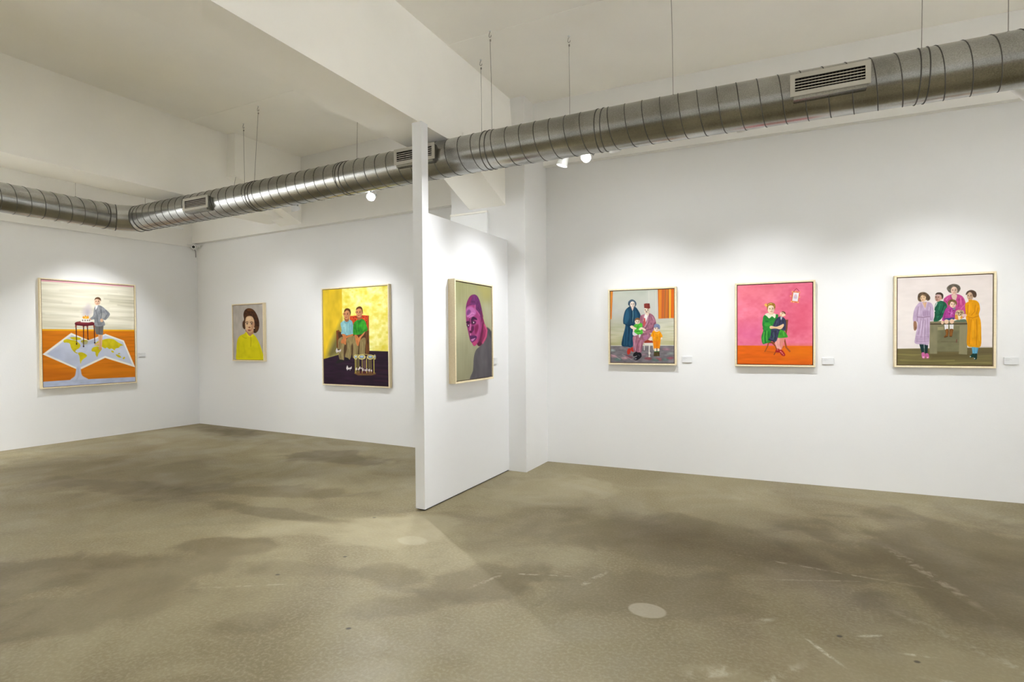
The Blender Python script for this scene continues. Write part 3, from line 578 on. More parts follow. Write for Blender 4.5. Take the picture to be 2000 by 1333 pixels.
def paint_girl_with_dummy():
    c = Canvas(275, 290, [(1439.3, 557.1), (1588.2, 552.1), (1589.7, 711.8), (1440.4, 711.8)], 16)
    c.view(7.014, 1425, 540)
    c.bg((234, 116, 142)); c.a += c.noise(60, 50, 3)[..., None] * np.array((14, 22, 18)); c.grain(6, 14, 10, (1, 2, 2))
    c.poly([(100, 90), (760, 90), (500, 330), (100, 330)], (244, 138, 146), f=40, a=.6); c.poly([(860, 380), (1150, 320), (1150, 760), (860, 800)], (226, 92, 118), f=30, a=.6); c.poly([(100, 700), (460, 640), (460, 940), (100, 945)], (228, 110, 160), f=30, a=.6); c.poly([(1000, 90), (1150, 90), (1150, 330), (1000, 300)], (228, 106, 138), f=20, a=.5)
    c.poly([(100, 948), (1160, 948), (1160, 1215), (100, 1215)], (228, 104, 24), f=1.2, g=(.07, 40, 8)); c.poly([(760, 960), (1160, 960), (1160, 1120), (760, 1120)], (232, 124, 20), f=14, a=.6); c.line([(110, 1196), (1150, 1196)], 12, (206, 84, 26), a=.6)
    # picture on the wall
    c.lines([[(880, 210), (925, 166)], [(925, 166), (966, 210)]], 6, (150, 50, 60)); c.poly([(868, 206), (972, 212), (950, 362), (850, 350)], (222, 116, 70)); 
    for x, y in ((868, 210), (966, 216), (948, 356), (855, 345), (845, 268), (966, 285), (886, 352), (915, 208)): c.ell(x, y, 12, 9, (240, 166, 110))
    c.poly([(882, 220), (960, 226), (942, 344), (866, 334)], (240, 232, 236)); c.blob([(890, 300), (895, 262), (920, 245), (935, 275), (928, 305)], (206, 186, 206), f=1.5); c.ell(915, 265, 12, 16, (236, 190, 196))
    # chair
    ch = (128, 76, 48)
    c.poly([(780, 592), (814, 590), (804, 720), (790, 800), (770, 740)], ch); c.line([(765, 860), (790, 970), (845, 1030)], 22, (164, 82, 44)); c.line([(545, 900), (530, 960), (490, 1035)], 20, (160, 84, 36), w2=14); c.line([(580, 895), (640, 950), (660, 1000)], 20, (150, 78, 36)); c.line([(495, 1020), (680, 1050)], 7, (170, 84, 30), a=.7); c.line([(660, 990), (640, 1040), (620, 1075)], 14, (140, 70, 34)); c.poly([(540, 895), (650, 895), (640, 915), (545, 915)], (130, 72, 40)); c.line([(760, 960), (730, 980)], 8, (160, 84, 40))
    # legs and shoes
    lg = (236, 168, 160)
    c.blob([(700, 840), (765, 840), (750, 920), (725, 1000), (695, 1010), (690, 950)], (226, 142, 130)); c.blob([(640, 850), (710, 850), (700, 930), (722, 1010), (680, 1015), (645, 950), (632, 890)], lg, g=(.06, 6, 10)); c.line([(700, 850), (705, 960)], 8, (206, 112, 106), a=.6)
    rd = (168, 36, 38)
    c.blob([(650, 1000), (690, 990), (705, 1040), (660, 1040), (640, 1035)], rd); c.blob([(690, 1010), (730, 1005), (775, 1060), (770, 1088), (735, 1085), (705, 1050)], rd); c.ell(715, 1028, 14, 8, (236, 130, 130), 30); c.ell(735, 1048, 13, 7, (238, 140, 136), 30); c.ell(752, 1070, 8, 7, (214, 120, 120)); c.ell(670, 1005, 12, 6, (226, 120, 116))
    # dress
    gr = (46, 140, 56)
    c.blob([(470, 545), (510, 515), (560, 520), (640, 520), (672, 520), (672, 580), (640, 700), (600, 870), (500, 920), (460, 920), (443, 830), (470, 730), (455, 660), (462, 590)], gr, g=(.14, 8, 14)); c.blob([(700, 735), (745, 730), (812, 822), (760, 838), (680, 840), (670, 800)], (66, 152, 50), g=(.16, 6, 10))
    c.lines([[(480, 760), (470, 850), (480, 910)], [(520, 740), (515, 820), (520, 890)], [(745, 750), (760, 820)]], 12, (112, 196, 72), a=.7); c.lines([[(500, 740), (495, 830), (500, 910)], [(545, 750), (545, 860)], [(470, 640), (540, 650), (575, 640)], [(462, 700), (470, 730)]], 9, (24, 96, 44), a=.75); c.ell(520, 615, 22, 10, (26, 108, 60), f=2); c.blob([(485, 640), (560, 640), (570, 665), (500, 680)], (70, 172, 62), f=1.5, a=.8)
    c.blob([(490, 520), (530, 500), (600, 505), (640, 515), (630, 570), (590, 545), (550, 572), (520, 545)], (238, 232, 206))
    # dummy
    nv = (64, 66, 92); nd = (38, 40, 60)
    c.blob([(680, 555), (720, 548), (770, 580), (785, 640), (778, 735), (752, 740), (700, 735), (660, 870), (625, 895), (590, 870), (545, 868), (570, 810), (580, 720), (605, 660), (640, 590)], nv, g=(.22, 6, 9)); c.lines([[(700, 600), (690, 700)], [(740, 590), (760, 720)], [(590, 740), (590, 850)], [(650, 740), (630, 870)]], 10, nd, a=.8); c.lines([[(660, 610), (640, 680)], [(615, 760), (610, 850)]], 10, (96, 98, 130), a=.6); c.line([(600, 780), (620, 860)], 8, (40, 110, 60), a=.6); c.poly([(704, 556), (735, 555), (715, 600)], (206, 212, 214)); c.line([(540, 865), (600, 880), (630, 895)], 14, nd)
    sk = (246, 206, 160)
    c.blob([(558, 690), (580, 675), (650, 688), (720, 660), (750, 648), (752, 680), (710, 722), (640, 712), (570, 715)], sk); c.line([(580, 705), (650, 705), (720, 700)], 6, (214, 150, 100), a=.6)
    c.blob([(702, 500), (725, 480), (765, 490), (775, 530), (750, 545), (715, 550), (698, 530)], (246, 212, 178)); c.blob([(715, 492), (740, 477), (772, 490), (776, 515), (755, 505), (745, 492)], (110, 70, 46)); c.ell(738, 506, 7, 6, (60, 44, 40)); c.ell(714, 530, 8, 6, (206, 70, 60)); c.ell(772, 530, 7, 11, (236, 180, 140)); c.ell(722, 508, 4, 4, (80, 60, 50))
    # girl's head
    c.poly([(545, 490), (610, 490), (605, 520), (550, 520)], (234, 196, 168)); c.face(573, 448, 48, 58, (248, 216, 184), look=6, dark=(110, 86, 70)); 
    c.blob([(520, 440), (510, 395), (540, 365), (580, 356), (625, 375), (636, 415), (622, 455), (610, 410), (575, 395), (540, 405), (530, 445), (525, 470)], (166, 120, 48), g=(.25, 4, 5)); c.line([(530, 390), (560, 372), (590, 370)], 11, (232, 196, 96), a=.8); c.blob([(480, 385), (500, 378), (522, 390), (512, 412), (492, 402)], (246, 190, 84)); c.ell(505, 372, 10, 8, (240, 176, 80))
    c.ell(1120, 1204, 8, 6, (240, 190, 120)); 
    return c

def paint_family_at_desk():
    c = Canvas(320, 300, [(1752, 543.1), (1938, 536.2), (1940.4, 714.7), (1754.5, 712.2)], 17)
    c.view(6.06, 1735, 520)
    c.vgrad([(0, (226, 214, 208)), (.4, (234, 224, 218)), (1, (236, 226, 222))]); c.grain(5, 40, 12)
    c.poly([(100, 975), (1250, 965), (1250, 1190), (100, 1190)], (116, 106, 66), f=1, g=(.1, 60, 4)); c.poly([(500, 1030), (960, 1030), (1000, 1090), (520, 1100)], (84, 74, 44), f=9, a=.6); c.poly([(930, 968), (1245, 968), (1245, 1040), (960, 1060)], (98, 86, 60), f=6, a=.6); c.lines([[(150, 1110), (500, 1120), (800, 1115)], [(700, 1150), (950, 1140), (1240, 1150)], [(120, 1040), (300, 1050), (400, 1045)]], 16, (150, 140, 84), a=.5)
    c.line([(110, 1172), (1250, 1182)], 9, (150, 96, 60), a=.7)
    c.view(7.84, 1775, 545)
    # desk
    dk = (134, 128, 98)
    c.poly([(325, 700), (905, 700), (908, 1160), (780, 1150), (780, 1115), (450, 1110), (448, 1145), (330, 1145)], dk, g=(.08, 10, 30)); c.poly([(448, 720), (785, 720), (782, 1115), (448, 1112)], (118, 114, 84), f=1.5, a=.85, g=(.08, 20, 10)); c.poly([(480, 790), (770, 800), (760, 930), (500, 920)], (100, 100, 74), f=6, a=.6); c.poly([(448, 735), (540, 730), (545, 780), (450, 785)], (160, 152, 112), f=1, a=.8); c.poly([(785, 720), (905, 715), (905, 1155), (785, 1145)], (146, 138, 106), f=1, a=.6); c.line([(745, 925), (740, 975)], 14, (120, 60, 50), a=.8)
    c.lines([[(448, 1112), (782, 1116)], [(500, 960), (770, 965)]], 7, (92, 86, 62), a=.7)
    c.blob([(318, 670), (340, 650), (880, 640), (912, 668), (905, 700), (330, 700)], (122, 112, 84)); c.line([(320, 690), (600, 692), (908, 688)], 16, (72, 62, 44)); c.poly([(345, 655), (520, 645), (520, 665), (345, 672)], (146, 136, 108), f=1, a=.7); c.blob([(700, 650), (760, 625), (870, 620), (880, 655), (800, 662)], (94, 112, 92), f=1)
    # woman in lilac
    c.poly([(170, 985), (240, 985), (252, 1130), (212, 1132)], (26, 54, 54)); c.poly([(250, 985), (310, 985), (302, 1140), (262, 1138)], (24, 48, 50)); c.poly([(243, 990), (252, 990), (258, 1120), (248, 1120)], (90, 130, 130), a=.6)
    c.blob([(215, 1130), (250, 1125), (270, 1180), (258, 1215), (225, 1212), (212, 1170)], (206, 104, 160)); c.blob([(270, 1145), (310, 1140), (328, 1190), (315, 1215), (285, 1212)], (200, 96, 152)); c.ell(240, 1196, 16, 9, (240, 190, 214)); c.ell(305, 1200, 14, 8, (240, 190, 214))
    li = (188, 164, 190); ld = (138, 108, 130)
    c.blob([(150, 370), (190, 352), (290, 352), (350, 375), (378, 440), (385, 560), (375, 640), (335, 640), (330, 700), (320, 990), (240, 1000), (110, 985), (108, 900), (140, 720), (130, 650), (80, 655), (68, 590), (90, 460)], li, f=.6, g=(.08, 7, 12))
    c.lines([[(150, 420), (135, 540), (135, 650)], [(190, 600), (175, 740), (150, 850)], [(230, 600), (215, 760), (195, 900)], [(290, 600), (300, 760), (310, 900)], [(340, 420), (330, 540), (345, 630)], [(255, 620), (250, 780), (255, 960)]], 8, ld, a=.7); c.lines([[(165, 430), (160, 540)], [(245, 640), (235, 900)], [(315, 430), (300, 540)], [(205, 640), (185, 860)]], 12, (214, 194, 214), a=.7)
    c.line([(130, 580), (220, 588), (330, 575)], 12, ld, a=.8); c.blob([(220, 490), (310, 485), (320, 560), (225, 570)], (176, 150, 178)); c.lines([[(235, 500), (235, 565)], [(260, 495), (258, 565)], [(285, 492), (290, 562)]], 6, ld, a=.7)
    for y in (885, 915, 950): c.line([(120, y), (220, y + 5), (320, y)], 8, (150, 124, 150), a=.6)
    c.poly([(205, 360), (280, 358), (250, 460)], (220, 178, 140)); c.lines([[(200, 355), (250, 465)], [(285, 355), (255, 465)]], 12, (204, 182, 206)); c.line([(255, 350), (262, 430)], 6, (170, 120, 90), a=.6)
    c.blob([(80, 655), (122, 655), (132, 745), (110, 788), (85, 770)], (156, 112, 86)); c.ell(118, 750, 9, 22, (110, 76, 58), a=.7)
    c.blob([(135, 290), (150, 225), (210, 200), (270, 215), (320, 265), (325, 310), (290, 335), (265, 320), (190, 345), (150, 335)], (94, 76, 58), f=1, g=(.35, 4, 4)); c.blob([(175, 290), (195, 250), (235, 240), (262, 275), (250, 335), (205, 348), (185, 320)], (222, 188, 150)); c.ell(192, 290, 9, 5, (80, 56, 44)); c.ell(232, 280, 9, 5, (80, 56, 44)); c.ell(210, 322, 13, 5, (170, 96, 84)); c.blob([(200, 240), (240, 232), (262, 270), (228, 258)], (120, 92, 64), a=.7)
    # woman in pink
    pk = (190, 76, 136)
    c.blob([(530, 330), (560, 280), (640, 240), (740, 235), (820, 270), (865, 350), (880, 470), (840, 600), (620, 600), (560, 430)], pk, g=(.12, 8, 8)); c.lines([[(640, 250), (650, 310)], [(770, 300), (760, 430)], [(820, 300), (840, 420)], [(560, 330), (600, 370)]], 12, (146, 44, 100), a=.7); c.lines([[(790, 290), (800, 400)], [(600, 290), (570, 330)], [(850, 400), (800, 460)]], 14, (222, 122, 172), a=.7)
    c.blob([(650, 250), (735, 245), (715, 330), (680, 320)], (216, 186, 168)); c.blob([(578, 140), (620, 95), (690, 78), (760, 100), (788, 150), (760, 205), (735, 215), (640, 215), (600, 190)], (100, 92, 80), f=1, g=(.3, 4, 4)); c.face(690, 180, 50, 62, (224, 190, 168), dark=(96, 66, 56), lip=(190, 120, 110))
    # boy in green
    dg = (34, 98, 70)
    c.blob([(420, 365), (480, 335), (545, 350), (585, 400), (575, 480), (510, 600), (450, 648), (385, 645), (400, 560), (395, 480), (400, 420)], dg, g=(.2, 7, 8)); c.lines([[(430, 400), (410, 500), (400, 620)], [(540, 400), (500, 520), (460, 620)], [(440, 560), (500, 540)]], 10, (18, 62, 44), a=.75); c.lines([[(480, 380), (460, 480)], [(560, 420), (520, 520)]], 12, (66, 140, 104), a=.6)
    c.poly([(425, 365), (440, 360), (420, 410), (400, 440)], (236, 236, 236)); c.poly([(395, 480), (410, 490), (395, 505)], (236, 236, 236))
    c.face(448, 285, 48, 64, (196, 152, 134), look=-14, side=-1); c.blob([(405, 240), (430, 210), (490, 210), (526, 245), (522, 300), (500, 310), (495, 255), (450, 238)], (66, 50, 40)); c.ell(450, 250, 36, 16, (206, 178, 178), f=2, a=.6); c.ell(500, 300, 10, 18, (190, 140, 120))
    # woman in yellow dress
    yl = (226, 154, 12)
    c.poly([(975, 1040), (1025, 1040), (1020, 1150), (990, 1150)], (96, 166, 196)); c.poly([(1025, 1040), (1080, 1035), (1060, 1150), (1020, 1148)], (84, 154, 188)); c.line([(1040, 1045), (1040, 1140)], 8, (160, 206, 220), a=.7)
    c.blob([(950, 1185), (990, 1145), (1025, 1150), (1020, 1190), (970, 1205)], (22, 56, 48)); c.blob([(1010, 1200), (1025, 1150), (1058, 1148), (1056, 1225), (1020, 1235)], (20, 50, 44)); c.ell(958, 1190, 10, 8, (190, 206, 206)); c.ell(1022, 1220, 10, 9, (190, 206, 206))
    c.blob([(862, 390), (910, 350), (960, 325), (1030, 335), (1075, 380), (1090, 470), (1075, 550), (1105, 650), (1115, 800), (1112, 1030), (1010, 1045), (905, 1015), (905, 800), (900, 680), (880, 610), (870, 500)], yl, g=(.07, 10, 16)); c.lines([[(1020, 400), (1010, 500), (960, 560)], [(1060, 440), (1040, 540)], [(960, 620), (945, 800), (940, 1000)], [(1040, 620), (1050, 800), (1045, 1020)], [(900, 580), (980, 600), (1070, 570)], [(905, 400), (900, 540)]], 11, (176, 108, 8), a=.65); c.lines([[(990, 640), (990, 900)], [(930, 380), (930, 520)], [(1080, 700), (1090, 950)]], 14, (246, 186, 44), a=.6); c.poly([(910, 600), (940, 600), (925, 1000), (906, 1010)], (190, 118, 14), f=3, a=.6)
    c.face(935, 265, 48, 62, (206, 170, 140), look=-8, dark=(84, 62, 52), lip=(160, 96, 84)); c.blob([(868, 240), (890, 195), (950, 172), (1015, 195), (1036, 245), (1020, 285), (985, 280), (965, 225), (925, 205), (885, 245)], (86, 66, 52), g=(.25, 4, 4)); c.poly([(910, 320), (970, 320), (965, 350), (915, 350)], (216, 146, 20))
    # child on the desk
    c.blob([(560, 470), (600, 435), (690, 440), (725, 480), (715, 590), (600, 605), (550, 640), (515, 640), (520, 590)], (168, 62, 140), g=(.15, 6, 6)); c.lines([[(560, 520), (545, 620)], [(640, 470), (630, 560)], [(690, 480), (700, 570)]], 9, (120, 34, 100), a=.7); c.lines([[(600, 500), (690, 540)], [(690, 500), (630, 560)], [(660, 470), (650, 580)]], 7, (224, 150, 210), a=.7); c.poly([(670, 450), (715, 430), (720, 460), (690, 480)], (130, 130, 140))
    c.poly([(555, 605), (700, 590), (705, 620), (640, 635), (560, 630)], (64, 74, 120)); c.ell(582, 655, 34, 36, (230, 196, 166)); c.ell(665, 650, 34, 36, (226, 188, 158)); c.ell(570, 680, 18, 8, (190, 146, 120), a=.7); c.ell(520, 665, 22, 30, (226, 188, 156))
    c.poly([(550, 700), (612, 698), (610, 775), (560, 775)], (232, 228, 228)); c.poly([(630, 700), (692, 698), (690, 775), (638, 775)], (228, 224, 224)); c.lines([[(585, 705), (585, 770)], [(660, 705), (662, 770)]], 7, (190, 184, 190), a=.7)
    bt = (122, 76, 30)
    c.blob([(570, 775), (615, 772), (615, 850), (600, 885), (560, 898), (550, 880), (575, 850)], bt, g=(.2, 4, 6)); c.blob([(635, 772), (688, 770), (680, 830), (670, 882), (635, 880), (632, 850)], bt, g=(.2, 4, 6)); c.lines([[(590, 785), (588, 850)], [(660, 785), (655, 860)]], 8, (176, 120, 60), a=.6); c.line([(552, 893), (610, 880)], 6, (60, 34, 18)); c.line([(632, 882), (670, 884)], 6, (60, 34, 18))
    c.face(675, 392, 48, 50, (238, 206, 180), look=4, dark=(66, 44, 36), lip=(196, 90, 84)); c.blob([(595, 370), (610, 335), (660, 312), (715, 330), (738, 365), (730, 405), (705, 370), (650, 350), (625, 400), (605, 400)], (118, 92, 54), g=(.25, 4, 4))
    # stuffed toy
    c.blob([(720, 500), (770, 475), (840, 490), (850, 540), (830, 600), (780, 630), (725, 610), (712, 560)], (206, 178, 140), g=(.3, 3, 3)); c.ell(780, 590, 30, 28, (238, 220, 190)); c.blob([(712, 550), (750, 560), (760, 620), (720, 615)], (216, 150, 60)); c.blob([(790, 590), (825, 570), (815, 610)], (222, 150, 50)); c.ell(765, 520, 12, 8, (50, 40, 34)); c.ell(815, 515, 10, 7, (50, 40, 34)); c.ell(795, 545, 9, 6, (60, 40, 36))
    for i in range(26): c.ell(725 + c.rng.random() * 115, 485 + c.rng.random() * 80, 5, 4, (84, 62, 44), a=.7)
    c.blob([(820, 545), (880, 540), (885, 572), (830, 580)], (226, 190, 180))
    return c
PAINTERS = dict(map=paint_boy_on_map, yellow=paint_woman_in_yellow, boys=paint_two_boys, purple=paint_purple_man, fez=paint_family_with_fez, dummy=paint_girl_with_dummy, desk=paint_family_at_desk)

# ================================================================ THE ROOM
ZC = 4.04
YF = -3.6                                  # wall behind the camera
def xl(y): return -9.05 + (y - 3.337) * .0508          # lower face of the left wall
def ybl(x): return 5.935 - (x + 8.918) * .0367         # back wall, left bay
def ybr(x): return 5.745 + (x + 2.414) * .0491         # back wall, right bay
XR = 4.6
struct('floor', bbox(-9.8, 5.0, YF - .3, 6.6, -.12, 0), M_FLOOR)
ceil = struct('ceiling', bbox(-9.8, 5.0, YF - .3, 6.6, ZC, ZC + .12), M_CEIL)
bm = bmesh.new(); prism(bm, [(xl(YF), YF), (xl(6.3), 6.3), (xl(6.3) - .15, 6.3), (xl(YF) - .15, YF)][::-1], 0, 2.97); wl = struct('wall_left', bm, M_WALL)
bm = bmesh.new(); prism(bm, [(xl(YF) + .015, YF), (xl(6.3) + .015, 6.3), (xl(6.3) - .15, 6.3), (xl(YF) - .15, YF)][::-1], 2.97, ZC); obj('upper_band', bm, M_BAND, wl)
bm = bmesh.new(); prism(bm, [(-9.1, ybl(-9.1)), (-3.2, ybl(-3.2)), (-3.2, 6.35), (-9.1, 6.35)], 0, 3.03); wb = struct('wall_back_left', bm, M_WALL)
bm = bmesh.new(); prism(bm, [(-9.1, ybl(-9.1) - .09), (-3.2, ybl(-3.2) - .09), (-3.2, 6.35), (-9.1, 6.35)], 3.03, ZC); obj('upper_band', bm, M_BAND, wb)
bm = bmesh.new(); prism(bm, [(-2.6, ybr(-2.6)), (XR + .1, ybr(XR + .1)), (XR + .1, 6.4), (-2.6, 6.4)], 0, 3.325); wr = struct('wall_back_right', bm, M_WALL)
bm = bmesh.new(); prism(bm, [(-2.6, ybr(-2.6) - .075), (XR + .1, ybr(XR + .1) - .075), (XR + .1, 6.4), (-2.6, 6.4)], 3.325, ZC); obj('upper_band', bm, M_BAND, wr)
struct('wall_right', bbox(XR, XR + .15, YF, 6.4, 0, ZC), M_WALL)
struct('wall_front', bbox(-9.6, XR + .15, YF - .15, YF, 0, ZC), M_WALL)
# pilaster that carries the beam
bm = bmesh.new(); box(bm, -3.336, -2.434, 5.175, 6.3, 0, 3.42)
pil = struct('wall_pilaster', bm, M_WALL)
bm = bmesh.new(); box(bm, -3.30, -2.553, 5.43, 6.3, 3.42, ZC); obj('pilaster_head', bm, M_BAND, pil)
# partition: low panel and a tall end post up to the beam
bm = bmesh.new(); box(bm, -2.730, -2.638, 3.748, 5.18, .010, 2.441)
par = struct('wall_partition', bm, M_PART)
obj('end_post', bbox(-2.730, -2.638, 3.660, 3.748, .010, 3.165), M_PART, par)
obj('gap_shade_strip', bbox(-2.722, -2.646, 3.672, 5.178, 0, .011), M_BLACK, par)  # black strip stands in for the shade in the gap under the partition
# beams (cast with a slight draft) and their haunches, parts of the ceiling
def beam(x0b, x1b, x0t, x1t, y0, y1, zb):
    bm = bmesh.new()
    a = [bm.verts.new(p) for p in ((x0b, y0, zb), (x1b, y0, zb), (x1t, y0, ZC), (x0t, y0, ZC))]
    b = [bm.verts.new(p) for p in ((x0b, y1, zb), (x1b, y1, zb), (x1t, y1, ZC), (x0t, y1, ZC))]
    bm.faces.new(a); bm.faces.new(b[::-1])
    for i in range(4): bm.faces.new((a[i], b[i], b[(i + 1) % 4], a[(i + 1) % 4]))
    bmesh.ops.recalc_face_normals(bm, faces=bm.faces[:])
    return bm
obj('ceiling_beam', beam(-3.11, -2.665, -3.10, -2.725, YF, 5.44, 3.162), M_CEIL, ceil)
obj('ceiling_beam', beam(-7.0, -6.445, -6.98, -6.40, YF, 5.9, 3.15), M_CEIL, ceil)
bm = bmesh.new(); prism(bm, [(-3.10, 4.34), (-2.66, 4.34), (-2.66, 5.19), (-3.10, 5.19)], [3.16, 3.16, 2.805, 2.805], 3.30); obj('beam_haunch', bm, M_CEIL, ceil)
bm = bmesh.new(); prism(bm, [(-6.70, 4.69), (-6.262, 4.69), (-6.262, 5.9), (-6.70, 5.9)], [3.50, 3.50, 3.03, 3.03], ZC); obj('beam_haunch', bm, M_CEIL, ceil)
for x0, x1 in ((-6.42, -3.08), (-2.74, XR)):
    obj('slab_seam', bbox(x0, x1, 4.19, 4.23, ZC - .004, ZC + .01), M_CEIL, ceil)

# hatch on the pilaster, seen over the partition
h = thing('wall_hatch', 'white hatch board with a raised edge on the pilaster, behind the partition top', 'hatch', (-3.10, 5.175, 2.30))
obj('panel', bbox(-.235, .215, -.018, .004, 0, .455, .003), M_WHITE, h)
obj('top_strip', bbox(-.235, .232, -.032, .004, .455, .475, .003), M_CEIL, h)
obj('side_strip', bbox(.215, .235, -.030, .004, 0, .455, .003), M_WHITE, h)
sl = obj('slot', bbox(.135, .212, -.022, .0, .195, .232), M_BLACK, h)
for k in range(3): obj('slat', bbox(.137, .210, -.025, -.015, .199 + k * .012, .203 + k * .012), M_GREY, sl)

# ================================================================ DUCT
YD, RD, XE = 4.10, .157, -7.47
ZX = [(-7.6, 2.942), (-5.0, 2.962), (-2.3, 2.998), (-.7, 2.988), (.6, 2.968), (3.0, 2.950), (4.7, 2.945)]
def zd(x): return float(np.interp(x, [p[0] for p in ZX], [p[1] for p in ZX]))
duct = thing('ventilation_duct', 'galvanised spiral steel air duct hung under the ceiling with a mitred elbow', 'duct', (0, 0, 0))
NS = 48
def ringpts(c, u, v, r): return [Vector(c) + (Vector(u) * math.cos(2 * math.pi * k / NS) + Vector(v) * math.sin(2 * math.pi * k / NS)) * r for k in range(NS)]
def skin(bm, rings, caps=True):
    R = [[bm.verts.new(p) for p in r] for r in rings]
    for a, b in zip(R, R[1:]):
        for k in range(NS): bm.faces.new((a[k], a[(k + 1) % NS], b[(k + 1) % NS], b[k]))
    if caps: bm.faces.new(R[0][::-1]); bm.faces.new(R[-1])
    bmesh.ops.recalc_face_normals(bm, faces=bm.faces[:])
YV, ZV = (0, 1, 0), (0, 0, 1)
cuts = [-7.16, -5.10, -3.83, -2.24, -1.26, .72, 2.6, 4.62]           # joints between lengths of pipe
for a, b in zip(cuts, cuts[1:]):
    bm = bmesh.new(); xs = np.linspace(a, b, 6)
    skin(bm, [ringpts((x, YD, zd(x)), YV, ZV, RD) for x in xs], False); obj('pipe_length', bm, M_DUCT, duct, True)
def bead(bm, f):
    """two rolled beads that close a slip coupling; f(d, r) gives the ring of points"""
    for e in (-.022, .022):
        R = [[bm.verts.new(p) for p in f(e + d, r)] for d, r in ((-.004, RD - .001), (-.002, RD + .0045), (.002, RD + .0045), (.004, RD - .001))]
        for p, q in zip(R, R[1:]):
            for k in range(NS): bm.faces.new((p[k], p[(k + 1) % NS], q[(k + 1) % NS], q[k]))
    bmesh.ops.recalc_face_normals(bm, faces=bm.faces[:])
for x in cuts[1:-1]:
    bm = bmesh.new(); bead(bm, lambda d, r: ringpts((x + d, YD, zd(x)), YV, ZV, r)); obj('pipe_coupling', bm, M_SEAM, duct, True)
ycuts = [3.79, 2.55, 1.2, -.6, -2.2, YF + .02]
for a, b in zip(ycuts, ycuts[1:]):
    bm = bmesh.new(); skin(bm, [ringpts((XE, y, zd(XE)), (1, 0, 0), ZV, RD) for y in (a, b)], False); obj('pipe_length', bm, M_DUCT, duct, True)
for y in ycuts[1:-1]:
    bm = bmesh.new(); bead(bm, lambda d, r: ringpts((XE, y + d, zd(XE)), (1, 0, 0), ZV, r)); obj('pipe_coupling', bm, M_SEAM, duct, True)
# elbow of four gores
EC = Vector((-7.16, 3.79, zd(XE))); ER = .31
def elbow_ring(t, r=RD):
    a = math.radians(t)                                   # 0 = joins the x run, 90 = joins the y run
    c = EC + Vector((-math.sin(a), math.cos(a), 0)) * ER
    return c, Vector((-math.sin(a), math.cos(a), 0))
ts = [0, 22.5, 67.5, 90]
for t0, t1 in zip(ts, ts[1:]):
    c0, u0 = elbow_ring(t0); c1, u1 = elbow_ring(t1)
    f0 = 1 / math.cos(math.radians(22.5)) if t0 not in (0,) else 1; f1 = 1 / math.cos(math.radians(22.5)) if t1 not in (90,) else 1
    bm = bmesh.new()
    def er(c, u, f, mid): return [c + u * (math.cos(2 * math.pi * k / NS) * RD * f) + Vector(ZV) * (math.sin(2 * math.pi * k / NS) * RD) for k in range(NS)]
    if t0 > 0: c0 = EC + u0 * ER / math.cos(math.radians(22.5))
    if t1 < 90: c1 = EC + u1 * ER / math.cos(math.radians(22.5))
    skin(bm, [er(c0, u0, f0, 0), er(c1, u1, f1, 0)], False); obj('elbow_gore', bm, M_DUCT, duct, True)
for t in ts:
    c, u = elbow_ring(t)
    f = 1 / math.cos(math.radians(22.5)) if t in (22.5, 67.5) else 1
    if f > 1: c = EC + u * ER * f
    tt = Vector((-math.cos(math.radians(t)), -math.sin(math.radians(t)), 0))
    bm = bmesh.new()
    skin(bm, [[c + tt * d + u * (math.cos(2 * math.pi * k / NS) * r * f) + Vector(ZV) * (math.sin(2 * math.pi * k / NS) * r) for k in range(NS)] for d, r in ((-.006, RD - .002), (-.004, RD + .004), (.004, RD + .004), (.006, RD - .002))], False)
    obj('elbow_collar', bm, M_SEAM, duct)
# spiral lock seam standing proud on each length of pipe
def spiral(axis, a, b, pitch, hand):
    bm = bmesh.new(); n = 28; prev = None
    tot = int(abs(b - a) / pitch * n); s = 1 if b > a else -1
    for i in range(tot + 1):
        t = a + s * i * pitch / n; ph = hand * 2 * math.pi * i / n
        row = []
        for d, r in ((-.0036, RD - .001), (-.002, RD + .003), (.002, RD + .003), (.0036, RD - .001)):
            if axis == 'x': p = (t + d, YD + r * math.cos(ph), zd(t) + r * math.sin(ph))
            else: p = (XE + r * math.cos(ph), t + d, zd(XE) + r * math.sin(ph))
            row.append(bm.verts.new(p))
        if prev:
            for k in range(3): bm.faces.new((prev[k], prev[k + 1], row[k + 1], row[k]))
        prev = row
    bmesh.ops.recalc_face_normals(bm, faces=bm.faces[:])
    return bm
for a, b in zip(cuts, cuts[1:]): obj('spiral_seam', spiral('x', a + .02, b - .02, .127, 1), M_SEAM, duct, True)
for a, b in zip(ycuts, ycuts[1:]): obj('spiral_seam', spiral('y', a - .02, b + .02, .127, 1), M_SEAM, duct, True)

